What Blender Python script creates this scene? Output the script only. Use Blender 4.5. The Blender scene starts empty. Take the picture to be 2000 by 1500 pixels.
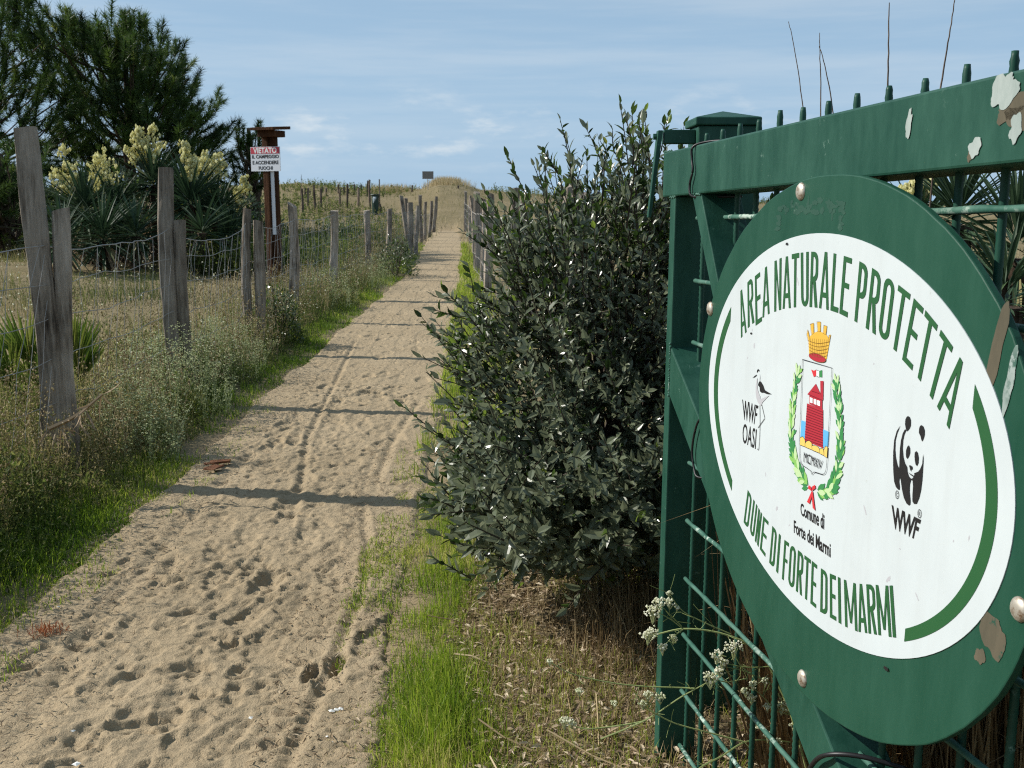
import bpy, math, random
import numpy as np
from mathutils import Vector

rng = np.random.default_rng(11)
random.seed(11)
R = math.radians
SC = bpy.context.scene
COL = SC.collection

# ------------------------------------------------------------------ camera, world, sun, exposure
EYE = np.array([0.0, 0.0, 1.45])
PITCH = math.atan(360 / 2000)
cam_d = bpy.data.cameras.new('camera')
cam = bpy.data.objects.new('camera', cam_d)
COL.objects.link(cam)
cam.location = EYE
cam.rotation_euler = (R(90) - PITCH, 0, 0)
cam_d.sensor_width = 36
cam_d.lens = 36
cam_d.clip_start = 0.05
cam_d.clip_end = 20000
cam_d.dof.use_dof = True
cam_d.dof.focus_distance = 2.1
cam_d.dof.aperture_fstop = 19
SC.camera = cam

SUN_EL, SUN_AZ = 37.0, -79.2          # azimuth measured from +Y (the view) towards +X
wd = bpy.data.worlds.new('World')
SC.world = wd
wd.use_nodes = True
nt = wd.node_tree
nt.nodes.clear()
wo = nt.nodes.new('ShaderNodeOutputWorld')
sky = nt.nodes.new('ShaderNodeTexSky')
sky.sky_type = 'NISHITA'
sky.sun_disc = False
sky.sun_elevation = R(SUN_EL)
sky.sun_rotation = R(SUN_AZ)
sky.altitude = 0
sky.air_density = 1.0
sky.dust_density = 0.6
sky.ozone_density = 1.6
bg = nt.nodes.new('ShaderNodeBackground')
bg.inputs['Strength'].default_value = 0.065
cl = nt.nodes.new('ShaderNodeBackground')
cl.inputs['Color'].default_value = (0.475, 0.680, 0.875, 1)
cl.inputs['Strength'].default_value = 0.73
mx = nt.nodes.new('ShaderNodeMixShader')
tc = nt.nodes.new('ShaderNodeTexCoord')
sep = nt.nodes.new('ShaderNodeSeparateXYZ')
nt.links.new(tc.outputs['Generated'], sep.inputs[0])


def wmath(op, a, b=None, c=None):
    n = nt.nodes.new('ShaderNodeMath')
    n.operation = op
    for i, q in enumerate((a, b, c)):
        if q is None:
            continue
        if isinstance(q, (int, float)):
            n.inputs[i].default_value = q
        else:
            nt.links.new(q, n.inputs[i])
    return n.outputs[0]


def wnoise(scale_xyz, sc, det, rough):
    m = nt.nodes.new('ShaderNodeMapping')
    m.inputs['Scale'].default_value = scale_xyz
    nt.links.new(tc.outputs['Generated'], m.inputs[0])
    n = nt.nodes.new('ShaderNodeTexNoise')
    n.inputs['Scale'].default_value = sc
    n.inputs['Detail'].default_value = det
    n.inputs['Roughness'].default_value = rough
    nt.links.new(m.outputs[0], n.inputs['Vector'])
    return n.outputs[0]


def wrange(v, a, b, c, d):
    n = nt.nodes.new('ShaderNodeMapRange')
    n.interpolation_type = 'SMOOTHSTEP'
    for i, q in enumerate((a, b, c, d)):
        n.inputs[i + 1].default_value = q
    nt.links.new(v, n.inputs[0])
    return n.outputs[0]


z = sep.outputs['Z']
low = wrange(z, 0.0, 0.16, 1.0, 0.0)                      # puffs and veil near the horizon
veil = wrange(wnoise((0.8, 1.0, 11.0), 2.0, 7, 0.6), 0.40, 0.66, 0.0, 1.0)
puff = wrange(wnoise((1.0, 1.0, 3.2), 11.0, 9, 0.62), 0.50, 0.76, 0.0, 1.0)
band = wmath('MULTIPLY', wrange(z, 0.01, 0.05, 0.0, 1.0), wrange(z, 0.075, 0.12, 1.0, 0.0))
f1 = wmath('MULTIPLY', veil, 0.55)
f2 = wmath('MULTIPLY', wmath('MULTIPLY', puff, band), 1.0)
f3 = wrange(z, 0.0, 0.35, 0.88, 0.62)                     # thin haze over the whole sky, denser low down
fac = wmath('MINIMUM', wmath('ADD', wmath('MULTIPLY', low, 0.0), f3), 0.95)
wh = nt.nodes.new('ShaderNodeMix')                        # haze colour, whiter where stratus and puffs are
wh.data_type = 'RGBA'
wh.inputs[6].default_value = (0.425, 0.640, 0.875, 1)
wh.inputs[7].default_value = (0.74, 0.86, 0.98, 1)
nt.links.new(wmath('MINIMUM', wmath('ADD', wmath('MULTIPLY', f1, wrange(z, 0.0, 0.2, 0.45, 1.0)), f2), 1.0), wh.inputs[0])
nt.links.new(wh.outputs[2], cl.inputs['Color'])
nt.links.new(sky.outputs[0], bg.inputs['Color'])
nt.links.new(bg.outputs[0], mx.inputs[1])
nt.links.new(cl.outputs[0], mx.inputs[2])
nt.links.new(fac, mx.inputs[0])
nt.links.new(mx.outputs[0], wo.inputs['Surface'])

sun_d = bpy.data.lights.new('sun', 'SUN')
sun_d.energy = 5.0
sun_d.angle = R(0.53)
sun_d.color = (1.0, 0.955, 0.88)
sun = bpy.data.objects.new('sun', sun_d)
COL.objects.link(sun)
sdir = Vector((math.sin(R(SUN_AZ)) * math.cos(R(SUN_EL)), math.cos(R(SUN_AZ)) * math.cos(R(SUN_EL)), math.sin(R(SUN_EL))))
sun.rotation_euler = sdir.to_track_quat('Z', 'Y').to_euler()
sun.location = (-30, 10, 30)

SC.view_settings.view_transform = 'Standard'
SC.view_settings.look = 'None'
SC.view_settings.exposure = 0.30
SC.view_settings.gamma = 1.0
SC.view_settings.use_curve_mapping = False
SC.render.engine = 'CYCLES'
SC.cycles.use_denoising = False
SC.cycles.pixel_filter_type = 'BLACKMAN_HARRIS'
SC.cycles.filter_width = 1.15
SC.cycles.max_bounces = 6
SC.cycles.transparent_max_bounces = 4

# ------------------------------------------------------------------ helpers
FW = np.array([0, math.cos(PITCH), -math.sin(PITCH)])
UPV = np.array([0, math.sin(PITCH), math.cos(PITCH)])
OFFS = {}


def ray(px, py):
    d = FW * 2000 + np.array([1.0, 0, 0]) * (px - 1000) + UPV * (750 - py)
    return d / np.linalg.norm(d)


def at(px, py, Y):
    """the point of the place seen at a pixel of the photograph, Y metres away"""
    d = ray(px, py)
    return EYE + d * (Y / d[1])


def tag(o, label=None, cat=None, group=None, kind=None):
    if label:
        o['label'] = label
    if cat:
        o['category'] = cat
    if group:
        o['group'] = group
    if kind:
        o['kind'] = kind
    return o


def empty(name, loc, label, cat, group=None):
    o = bpy.data.objects.new(name, None)
    o.empty_display_size = 0.1
    COL.objects.link(o)
    o.location = loc
    OFFS[o.name] = np.array(loc, float)
    return tag(o, label, cat, group)


def build(name, V, F, mat, parent=None, smooth=False, attrs=None, bevel=0.0, kind=None, loc=None):
    """one mesh object from numpy vertices and a list of faces / face arrays"""
    V = np.asarray(V, float).reshape(-1, 3)
    off = OFFS[parent.name] if parent is not None else (np.array(loc, float) if loc is not None else np.zeros(3))
    me = bpy.data.meshes.new(name)
    arrs = []
    for f in F:
        a = np.asarray(f)
        if a.ndim == 1:
            a = a[None, :]
        if a.size:
            arrs.append(a.astype(np.int64))
    nl = sum(a.size for a in arrs)
    npoly = sum(a.shape[0] for a in arrs)
    me.vertices.add(len(V))
    me.vertices.foreach_set('co', (V - off).astype(np.float32).ravel())
    me.loops.add(nl)
    me.loops.foreach_set('vertex_index', np.concatenate([a.ravel() for a in arrs]).astype(np.int32))
    tot = np.concatenate([np.full(a.shape[0], a.shape[1]) for a in arrs])
    st = np.concatenate([[0], np.cumsum(tot)[:-1]])
    me.polygons.add(npoly)
    me.polygons.foreach_set('loop_start', st.astype(np.int32))
    me.polygons.foreach_set('loop_total', tot.astype(np.int32))
    me.polygons.foreach_set('use_smooth', np.full(npoly, bool(smooth)))
    me.update(calc_edges=True)
    if attrs:
        for k, a in attrs.items():
            at_ = me.attributes.new(k, 'FLOAT', 'POINT')
            at_.data.foreach_set('value', np.asarray(a, np.float32))
    for m in (mat if isinstance(mat, (list, tuple)) else [mat]):
        me.materials.append(m)
    o = bpy.data.objects.new(name, me)
    COL.objects.link(o)
    if parent is not None:
        o.parent = parent
        OFFS[o.name] = off
    elif loc is not None:
        o.location = loc
        OFFS[o.name] = off
    else:
        OFFS[o.name] = np.zeros(3)
    if bevel:
        b = o.modifiers.new('bevel', 'BEVEL')
        b.width = bevel
        b.segments = 2
        b.limit_method = 'ANGLE'
    if kind:
        o['kind'] = kind
    return o


class Geo:
    """collects several shapes into one mesh"""

    def __init__(s):
        s.V, s.F, s.T, s.n = [], [], [], 0

    def add(s, V, F, tint=0.5):
        V = np.asarray(V, float).reshape(-1, 3)
        for f in F:
            a = np.asarray(f)
            if a.ndim == 1:
                a = a[None, :]
            if a.size:
                s.F.append(a + s.n)
        s.V.append(V)
        s.T.append(np.broadcast_to(np.asarray(tint, float), (len(V),)))
        s.n += len(V)
        return s

    def make(s, name, mat, parent=None, **k):
        return build(name, np.concatenate(s.V), s.F, mat, parent, attrs={'tint': np.concatenate(s.T)}, **k)


BOXF = [(0, 3, 2, 1), (4, 5, 6, 7), (0, 1, 5, 4), (1, 2, 6, 5), (2, 3, 7, 6), (3, 0, 4, 7)]


def boxv(x0, x1, y0, y1, z0, z1):
    return np.array([(x0, y0, z0), (x1, y0, z0), (x1, y1, z0), (x0, y1, z0), (x0, y0, z1), (x1, y0, z1), (x1, y1, z1), (x0, y1, z1)], float)


def unit(a):
    return a / np.maximum(np.linalg.norm(a, axis=-1, keepdims=True), 1e-9)


def tubes(P, Rad, n=4):
    """N polylines of K points as tubes: P (N,K,3), Rad (N,K)"""
    P = np.asarray(P, float)
    if P.ndim == 2:
        P = P[None]
    N, K, _ = P.shape
    Rad = np.broadcast_to(np.asarray(Rad, float), (N, K))
    T = unit(np.gradient(P, axis=1))
    ref = np.where(np.abs(T[..., 2:3]) > 0.9, np.array([1.0, 0, 0]), np.array([0, 0, 1.0]))
    A = unit(np.cross(T, ref))
    B = np.cross(T, A)
    an = np.arange(n) * 2 * math.pi / n
    ring = P[:, :, None, :] + Rad[:, :, None, None] * (A[:, :, None, :] * np.cos(an)[:, None] + B[:, :, None, :] * np.sin(an)[:, None])
    V = ring.reshape(-1, 3)
    idx = np.arange(N * K * n).reshape(N, K, n)
    a = idx[:, :-1, :]
    b = idx[:, 1:, :]
    F = np.stack([a, np.roll(a, -1, 2), np.roll(b, -1, 2), b], -1).reshape(-1, 4)
    caps = np.concatenate([idx[:, 0, ::-1], idx[:, -1, :]])
    return V, [F, caps]


def curve_pts(P, k=8):
    """Catmull-Rom through points"""
    P = np.asarray(P, float)
    Q = np.vstack([2 * P[0] - P[1], P, 2 * P[-1] - P[-2]])
    out = []
    for i in range(1, len(Q) - 2):
        t = np.linspace(0, 1, k, endpoint=False)[:, None]
        a, b, c, d = Q[i - 1], Q[i], Q[i + 1], Q[i + 2]
        out.append(0.5 * ((2 * b) + (c - a) * t + (2 * a - 5 * b + 4 * c - d) * t ** 2 + (3 * b - a - 3 * c + d) * t ** 3))
    out.append(P[-1:])
    return np.concatenate(out)


def blades(base, h, w, lean=0.35, az=None, droop=0.35, tint=None):
    """tapered bending blades, five vertices each"""
    N = len(base)
    h = np.broadcast_to(h, (N,)).astype(float)
    w = np.broadcast_to(w, (N,)).astype(float)
    az = rng.uniform(0, 2 * math.pi, N) if az is None else az
    le = np.abs(rng.normal(0, 1, N)) * lean
    d = np.stack([np.cos(az), np.sin(az), np.zeros(N)], 1)
    a2 = rng.uniform(0, 2 * math.pi, N)
    s = np.stack([np.cos(a2), np.sin(a2), np.zeros(N)], 1) * w[:, None] * 0.5
    up = np.array([0, 0, 1.0])
    mid = base + (up * np.cos(le)[:, None] * 0.55 + d * np.sin(le)[:, None] * 0.5) * h[:, None]
    tip = base + (up * (np.cos(le) - droop * np.sin(le))[:, None] + d * np.sin(le)[:, None] * 1.25) * h[:, None]
    V = np.stack([base - s, base + s, mid + s * 0.75, mid - s * 0.75, tip], 1).reshape(-1, 3)
    i = np.arange(N)[:, None] * 5
    t = rng.uniform(0, 1, N) if tint is None else tint
    return V, [i + np.array([0, 1, 2, 3]), i + np.array([3, 2, 4])], np.repeat(t, 5)


LF3 = np.array([(0, 1, 2), (0, 2, 3), (4, 7, 5), (5, 7, 6)])
LF4 = np.array([(1, 4, 5, 2), (2, 5, 6, 3)])


def leaves(P, D, Nn, L, W, fold=0.25, curl=0.15, a1=0.30, a2=0.68, w2=0.8):
    """lanceolate folded leaves, eight vertices each"""
    N = len(P)
    L = np.broadcast_to(L, (N,))[:, None]
    W = np.broadcast_to(W, (N,))[:, None]
    D = unit(D)
    S = unit(np.cross(D, Nn))
    U = np.cross(S, D)
    c1 = P + D * L * a1 + U * L * curl * 0.18
    c2 = P + D * L * a2 + U * L * curl * 0.10
    tip = P + D * L - U * L * curl * 0.25
    e1, e2 = S * W * 0.5, S * W * 0.5 * w2
    f1, f2 = U * W * fold, U * W * fold * w2
    V = np.stack([P, c1 - e1 + f1, c1, c1 + e1 + f1, c2 - e2 + f2, c2, c2 + e2 + f2, tip], 1).reshape(-1, 3)
    i = np.arange(N)[:, None, None] * 8
    return V, [(i + LF3).reshape(-1, 3), (i + LF4).reshape(-1, 4)]


OCT = np.array([(1, 0, 0), (0, 1, 0), (-1, 0, 0), (0, -1, 0), (0, 0, 1), (0, 0, -1)], float)
OCTF = np.array([(0, 1, 4), (1, 2, 4), (2, 3, 4), (3, 0, 4), (1, 0, 5), (2, 1, 5), (3, 2, 5), (0, 3, 5)])


def dots(P, r):
    """small rounded lumps (flower heads, buds)"""
    N = len(P)
    r = np.broadcast_to(r, (N,)) if np.ndim(r) < 2 else r
    a = rng.uniform(0, 6.28, N)
    ca, sa = np.cos(a), np.sin(a)
    O = np.stack([OCT[None, :, 0] * ca[:, None] - OCT[None, :, 1] * sa[:, None], OCT[None, :, 0] * sa[:, None] + OCT[None, :, 1] * ca[:, None], np.broadcast_to(OCT[:, 2], (N, 6))], -1)
    rr = r[:, None, None] if r.ndim == 1 else r[:, None, :]
    V = (P[:, None, :] + O * rr).reshape(-1, 3)
    F = (np.arange(N)[:, None, None] * 6 + OCTF).reshape(-1, 3)
    return V, [F]


def vnoise(x, y, s=0):
    """value noise for heights"""
    xi, yi = np.floor(x).astype(np.int64), np.floor(y).astype(np.int64)
    fx, fy = x - xi, y - yi
    fx, fy = fx * fx * (3 - 2 * fx), fy * fy * (3 - 2 * fy)

    def hsh(a, b):
        n = (a * 374761393 + b * 668265263 + s * 974711) & 0xFFFFFFFF
        n = ((n ^ (n >> 13)) * 1274126177) & 0xFFFFFFFF
        return ((n ^ (n >> 16)) & 0xFFFF) / 65535.0
    return (hsh(xi, yi) * (1 - fx) + hsh(xi + 1, yi) * fx) * (1 - fy) + (hsh(xi, yi + 1) * (1 - fx) + hsh(xi + 1, yi + 1) * fx) * fy - 0.5


def fbm(x, y, oct=4, s=0):
    o, a = 0, 1.0
    for k in range(oct):
        o = o + a * vnoise(x * 2 ** k, y * 2 ** k, s + k * 17)
        a *= 0.5
    return o


def sst(a, b, x):
    t = np.clip((x - a) / (b - a), 0, 1)
    return t * t * (3 - 2 * t)


# ------------------------------------------------------------------ materials
def M(name, base, rough=0.6, metal=0.0, spec=0.4):
    m = bpy.data.materials.new(name)
    m.use_nodes = True
    b = m.node_tree.nodes['Principled BSDF']
    b.inputs['Base Color'].default_value = (*base, 1)
    b.inputs['Roughness'].default_value = rough
    b.inputs['Metallic'].default_value = metal
    b.inputs['Specular IOR Level'].default_value = spec
    return m, m.node_tree, b


def nnode(t, kind, **k):
    n = t.nodes.new(kind)
    for a, q in k.items():
        setattr(n, a, q)
    return n


def noise_of(t, scale, detail=5, rough=0.55, stretch=(1, 1, 1), coord='Object'):
    tcn = t.nodes.new('ShaderNodeTexCoord')
    mp = t.nodes.new('ShaderNodeMapping')
    mp.inputs['Scale'].default_value = stretch
    n = t.nodes.new('ShaderNodeTexNoise')
    n.inputs['Scale'].default_value = scale
    n.inputs['Detail'].default_value = detail
    n.inputs['Roughness'].default_value = rough
    t.links.new(tcn.outputs[coord], mp.inputs[0])
    t.links.new(mp.outputs[0], n.inputs['Vector'])
    return n.outputs[0]


def ramp(t, fac, stops):
    r = t.nodes.new('ShaderNodeValToRGB')
    e = r.color_ramp.elements
    while len(e) < len(stops):
        e.new(0.5)
    for q, (p, c) in zip(e, stops):
        q.position = p
        q.color = (*c, 1)
    t.links.new(fac, r.inputs[0])
    return r.outputs[0]


def bump(t, b, height, strength=0.3, dist=0.01):
    n = t.nodes.new('ShaderNodeBump')
    n.inputs['Strength'].default_value = strength
    n.inputs['Distance'].default_value = dist
    t.links.new(height, n.inputs['Height'])
    t.links.new(n.outputs[0], b.inputs['Normal'])


def mixc(t, fac, a, b):
    n = t.nodes.new('ShaderNodeMix')
    n.data_type = 'RGBA'
    for i, q in ((0, fac), (6, a), (7, b)):
        if isinstance(q, (int, float)):
            n.inputs[i].default_value = q
        elif isinstance(q, tuple):
            n.inputs[i].default_value = (*q, 1)
        else:
            t.links.new(q, n.inputs[i])
    return n.outputs[2]


def veg(name, stops, trans=0.35, rough=0.5, spec=0.3, under=None, tcol=1.25):
    """foliage: colour by each leaf's own tint, some light passing through"""
    m, t, b = M(name, (0.1, 0.1, 0.1), rough, 0, spec)
    a = nnode(t, 'ShaderNodeAttribute', attribute_name='tint')
    c = ramp(t, a.outputs['Fac'], stops)
    if under:
        g = t.nodes.new('ShaderNodeNewGeometry')
        c = mixc(t, g.outputs['Backfacing'], c, under)
    t.links.new(c, b.inputs['Base Color'])
    tr = t.nodes.new('ShaderNodeBsdfTranslucent')
    v = t.nodes.new('ShaderNodeVectorMath')
    v.operation = 'SCALE'
    v.inputs['Scale'].default_value = tcol
    t.links.new(c, v.inputs[0])
    t.links.new(v.outputs[0], tr.inputs['Color'])
    mx_ = t.nodes.new('ShaderNodeMixShader')
    mx_.inputs[0].default_value = trans
    t.links.new(b.outputs[0], mx_.inputs[1])
    t.links.new(tr.outputs[0], mx_.inputs[2])
    t.links.new(mx_.outputs[0], t.nodes['Material Output'].inputs['Surface'])
    return m


def flat(name, col, rough=0.55):
    return M(name, col, rough)[0]


def painted(name, a, b_, wear, rough=0.42, chips=0.63, spec=0.22):
    m, t, b = M(name, a, rough, 0, spec)
    n1 = noise_of(t, 13, 7, 0.68, (1, 1, 0.32))
    n2 = noise_of(t, 70, 5, 0.65, (1, 1, 0.16))
    c = mixc(t, ramp(t, n1, [(0.30, (0, 0, 0)), (0.72, (1, 1, 1))]), a, b_)
    nn = noise_of(t, 38, 8, 0.7)
    mask = ramp(t, nn, [(chips, (0, 0, 0)), (chips + 0.05, (1, 1, 1))])
    big = noise_of(t, 5, 3, 0.5)
    bm_ = ramp(t, big, [(0.52, (0, 0, 0)), (0.64, (1, 1, 1))])
    mu = t.nodes.new('ShaderNodeMath')
    mu.operation = 'MULTIPLY'
    t.links.new(mask, mu.inputs[0])
    t.links.new(bm_, mu.inputs[1])
    c = mixc(t, mu.outputs[0], c, wear)
    t.links.new(c, b.inputs['Base Color'])
    rr = t.nodes.new('ShaderNodeMapRange')
    rr.inputs[3].default_value = rough - 0.10
    rr.inputs[4].default_value = rough + 0.22
    t.links.new(n1, rr.inputs[0])
    t.links.new(rr.outputs[0], b.inputs['Roughness'])
    bump(t, b, n2, 0.25, 0.003)
    return m


MT = {}
MT['gate'] = painted('gate_paint', (0.005, 0.040, 0.025), (0.026, 0.088, 0.060), (0.11, 0.19, 0.15))
MT['board'] = painted('board_paint', (0.008, 0.050, 0.030), (0.017, 0.070, 0.044), (0.06, 0.12, 0.085), 0.42, 0.68)
MT['galv'] = painted('bar_paint', (0.022, 0.085, 0.060), (0.08, 0.17, 0.13), (0.36, 0.44, 0.38), 0.5, 0.52)
m, t, b = M('white_enamel', (0.76, 0.79, 0.78), 0.7, 0, 0.02)
n = noise_of(t, 7, 6, 0.65)
n2 = noise_of(t, 60, 6, 0.75)
c = mixc(t, ramp(t, n2, [(0.66, (0, 0, 0)), (0.74, (1, 1, 1))]), ramp(t, n, [(0.3, (0.455, 0.498, 0.505)), (0.7, (0.49, 0.535, 0.542))]), (0.36, 0.38, 0.36))
c = mixc(t, ramp(t, noise_of(t, 22, 6, 0.7, (1, 1, 0.10)), [(0.50, (0, 0, 0)), (0.80, (0.24, 0.24, 0.24))]), c, (0.36, 0.37, 0.36))
t.links.new(c, b.inputs['Base Color'])
MT['white'] = m
MT['ink_green'] = flat('ink_green', (0.016, 0.085, 0.027), 0.5)
MT['ink_black'] = flat('ink_black', (0.012, 0.011, 0.012), 0.5)
MT['ink_grey'] = flat('ink_grey', (0.40, 0.40, 0.42), 0.5)
MT['ink_red'] = flat('ink_red', (0.36, 0.020, 0.035), 0.5)
MT['ink_bright_red'] = flat('ink_bright_red', (0.52, 0.03, 0.04), 0.5)
MT['ink_dark_red'] = flat('ink_dark_red', (0.13, 0.006, 0.012), 0.5)
MT['ink_yellow'] = flat('ink_yellow', (0.60, 0.36, 0.05), 0.5)
MT['ink_pale_yellow'] = flat('ink_pale_yellow', (0.66, 0.47, 0.12), 0.5)
MT['ink_brown'] = flat('ink_brown', (0.17, 0.08, 0.015), 0.5)
MT['ink_blue'] = flat('ink_blue', (0.10, 0.36, 0.62), 0.5)
MT['ink_white'] = flat('ink_white', (0.78, 0.79, 0.78), 0.5)
MT['ink_leaf'] = flat('ink_leaf', (0.035, 0.20, 0.06), 0.5)
MT['ink_leaf_light'] = flat('ink_leaf_light', (0.20, 0.42, 0.10), 0.5)
MT['ink_leaf_pale'] = flat('ink_leaf_pale', (0.42, 0.56, 0.30), 0.5)

m, t, b = M('bolt_steel', (0.60, 0.55, 0.46), 0.52, 0.7)
c = mixc(t, ramp(t, noise_of(t, 120, 5, 0.6), [(0.5, (0, 0, 0)), (0.68, (1, 1, 1))]), (0.50, 0.46, 0.39), (0.22, 0.14, 0.08))
t.links.new(c, b.inputs['Base Color'])
MT['bolt'] = m


def wood(name, stops, sz=9, coord='Object'):
    m, t, b = M(name, (0.2, 0.17, 0.14), 0.88, 0, 0.15)
    n1 = noise_of(t, sz, 8, 0.65, (6, 6, 0.45), coord)
    n2 = noise_of(t, sz * 0.35, 4, 0.6, (1.5, 1.5, 0.8), coord)
    ad = t.nodes.new('ShaderNodeMath')
    ad.operation = 'MULTIPLY_ADD'
    ad.inputs[1].default_value = 0.5
    t.links.new(n2, ad.inputs[0])
    mu = t.nodes.new('ShaderNodeMath')
    mu.operation = 'MULTIPLY'
    mu.inputs[1].default_value = 0.55
    t.links.new(n1, mu.inputs[0])
    t.links.new(mu.outputs[0], ad.inputs[2])
    oi = t.nodes.new('ShaderNodeObjectInfo')
    rv = t.nodes.new('ShaderNodeMapRange')
    rv.inputs[3].default_value = 0.62
    rv.inputs[4].default_value = 1.08
    t.links.new(oi.outputs['Random'], rv.inputs[0])
    vs = t.nodes.new('ShaderNodeVectorMath')
    vs.operation = 'SCALE'
    t.links.new(ramp(t, ad.outputs[0], stops), vs.inputs[0])
    t.links.new(rv.outputs[0], vs.inputs['Scale'])
    t.links.new(vs.outputs[0], b.inputs['Base Color'])
    bump(t, b, n1, 0.8, 0.02)
    return m


MT['post'] = wood('weathered_wood', [(0.37, (0.035, 0.028, 0.022)), (0.45, (0.18, 0.148, 0.115)), (0.54, (0.32, 0.272, 0.218)), (0.68, (0.47, 0.41, 0.34))])
MT['brown_wood'] = wood('stained_wood', [(0.35, (0.020, 0.009, 0.005)), (0.5, (0.050, 0.021, 0.009)), (0.66, (0.085, 0.037, 0.016))])
MT['stake'] = wood('grey_stake_wood', [(0.36, (0.045, 0.033, 0.025)), (0.5, (0.125, 0.095, 0.072)), (0.66, (0.25, 0.20, 0.16))])
MT['bark'] = wood('bark', [(0.35, (0.022, 0.015, 0.011)), (0.5, (0.065, 0.045, 0.03)), (0.66, (0.13, 0.095, 0.065))])
MT['red_bark'] = wood('red_bark', [(0.35, (0.05, 0.02, 0.01)), (0.5, (0.16, 0.07, 0.035)), (0.66, (0.26, 0.13, 0.07))], 30)
MT['wire'] = M('galvanised_wire', (0.33, 0.31, 0.28), 0.6, 0.1)[0]
MT['cable'] = flat('black_rubber', (0.010, 0.010, 0.011), 0.45)
MT['paper'] = painted('torn_paper', (0.17, 0.22, 0.20), (0.40, 0.44, 0.42), (0.020, 0.080, 0.056), 0.8, 0.46)
MT['primer'] = painted('brown_primer', (0.060, 0.056, 0.038), (0.125, 0.104, 0.070), (0.012, 0.062, 0.040), 0.8, 0.60)
MT['shell'] = flat('shell', (0.78, 0.76, 0.70), 0.5)
MT['dark_plastic'] = flat('dark_green_plastic', (0.016, 0.040, 0.028), 0.5)
MT['bag'] = flat('pale_plastic_bag', (0.55, 0.60, 0.62), 0.5)
MT['sign_grey'] = flat('sign_back_grey', (0.20, 0.185, 0.17), 0.6)
MT['plate'] = flat('white_plate', (0.66, 0.68, 0.72), 0.45)
MT['plate_red'] = flat('plate_red', (0.50, 0.045, 0.07), 0.45)

MT['grass'] = veg('green_grass', [(0.0, (0.060, 0.110, 0.012)), (0.4, (0.165, 0.250, 0.020)), (0.75, (0.28, 0.335, 0.040)), (1.0, (0.44, 0.38, 0.15))], 0.48, 0.5, 0.3, None, 1.45)
MT['weed'] = veg('weed', [(0.0, (0.040, 0.070, 0.014)), (0.4, (0.100, 0.130, 0.030)), (0.7, (0.21, 0.20, 0.070)), (1.0, (0.38, 0.30, 0.165))], 0.48, 0.6, 0.2, None, 1.35)
MT['pale_weed'] = veg('pale_weed', [(0.0, (0.15, 0.185, 0.075)), (0.5, (0.32, 0.37, 0.18)), (0.85, (0.48, 0.52, 0.31)), (1.0, (0.60, 0.61, 0.45))], 0.45, 0.6)
MT['lacy_head'] = veg('lacy_heads', [(0.0, (0.30, 0.34, 0.16)), (0.6, (0.52, 0.55, 0.32)), (1.0, (0.72, 0.72, 0.55))], 0.45, 0.6)
MT['dry'] = veg('dry_grass', [(0.0, (0.055, 0.078, 0.018)), (0.3, (0.14, 0.145, 0.045)), (0.5, (0.24, 0.205, 0.085)), (0.75, (0.34, 0.27, 0.145)), (1.0, (0.47, 0.39, 0.25))], 0.4, 0.7)
MT['straw'] = veg('straw', [(0.0, (0.10, 0.062, 0.028)), (0.5, (0.25, 0.175, 0.085)), (1.0, (0.50, 0.40, 0.23))], 0.25, 0.6)
MT['litter'] = veg('leaf_litter', [(0.0, (0.10, 0.065, 0.036)), (0.5, (0.29, 0.21, 0.125)), (1.0, (0.54, 0.45, 0.32))], 0.15, 0.7)
MT['shrub'] = veg('shrub_leaf', [(0.0, (0.011, 0.025, 0.006)), (0.5, (0.030, 0.056, 0.012)), (0.85, (0.064, 0.106, 0.022)), (0.96, (0.17, 0.24, 0.035)), (1.0, (0.30, 0.24, 0.045))], 0.30, 0.28, 0.45, (0.130, 0.150, 0.090), 1.7)
MT['twig'] = flat('twig_bark', (0.050, 0.036, 0.025), 0.8)
MT['pine'] = veg('pine_needles', [(0.0, (0.018, 0.036, 0.010)), (0.5, (0.048, 0.090, 0.018)), (0.9, (0.105, 0.160, 0.028)), (1.0, (0.17, 0.20, 0.04))], 0.36, 0.5)
MT['yucca'] = veg('yucca_leaf', [(0.0, (0.018, 0.036, 0.018)), (0.6, (0.038, 0.072, 0.034)), (0.92, (0.065, 0.11, 0.045)), (1.0, (0.24, 0.21, 0.10))], 0.15, 0.6, 0.25)
MT['petal'] = veg('cream_petals', [(0.0, (0.58, 0.55, 0.27)), (0.6, (0.76, 0.73, 0.42)), (1.0, (0.85, 0.83, 0.58))], 0.55, 0.6, 0.2, None, 1.1)
MT['white_petal'] = veg('white_petals', [(0.0, (0.60, 0.62, 0.40)), (0.6, (0.80, 0.79, 0.64)), (1.0, (0.86, 0.85, 0.76))], 0.5, 0.6, 0.2, None, 1.1)
MT['palm'] = veg('palm_leaf', [(0.0, (0.045, 0.085, 0.014)), (0.6, (0.10, 0.16, 0.022)), (1.0, (0.22, 0.24, 0.05))], 0.4, 0.4)
MT['stem'] = veg('green_stem', [(0.0, (0.16, 0.21, 0.06)), (1.0, (0.34, 0.39, 0.16))], 0.25, 0.5)
MT['rust'] = veg('rusty_needles', [(0.0, (0.20, 0.06, 0.02)), (1.0, (0.42, 0.14, 0.05))], 0.2, 0.6)

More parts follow.
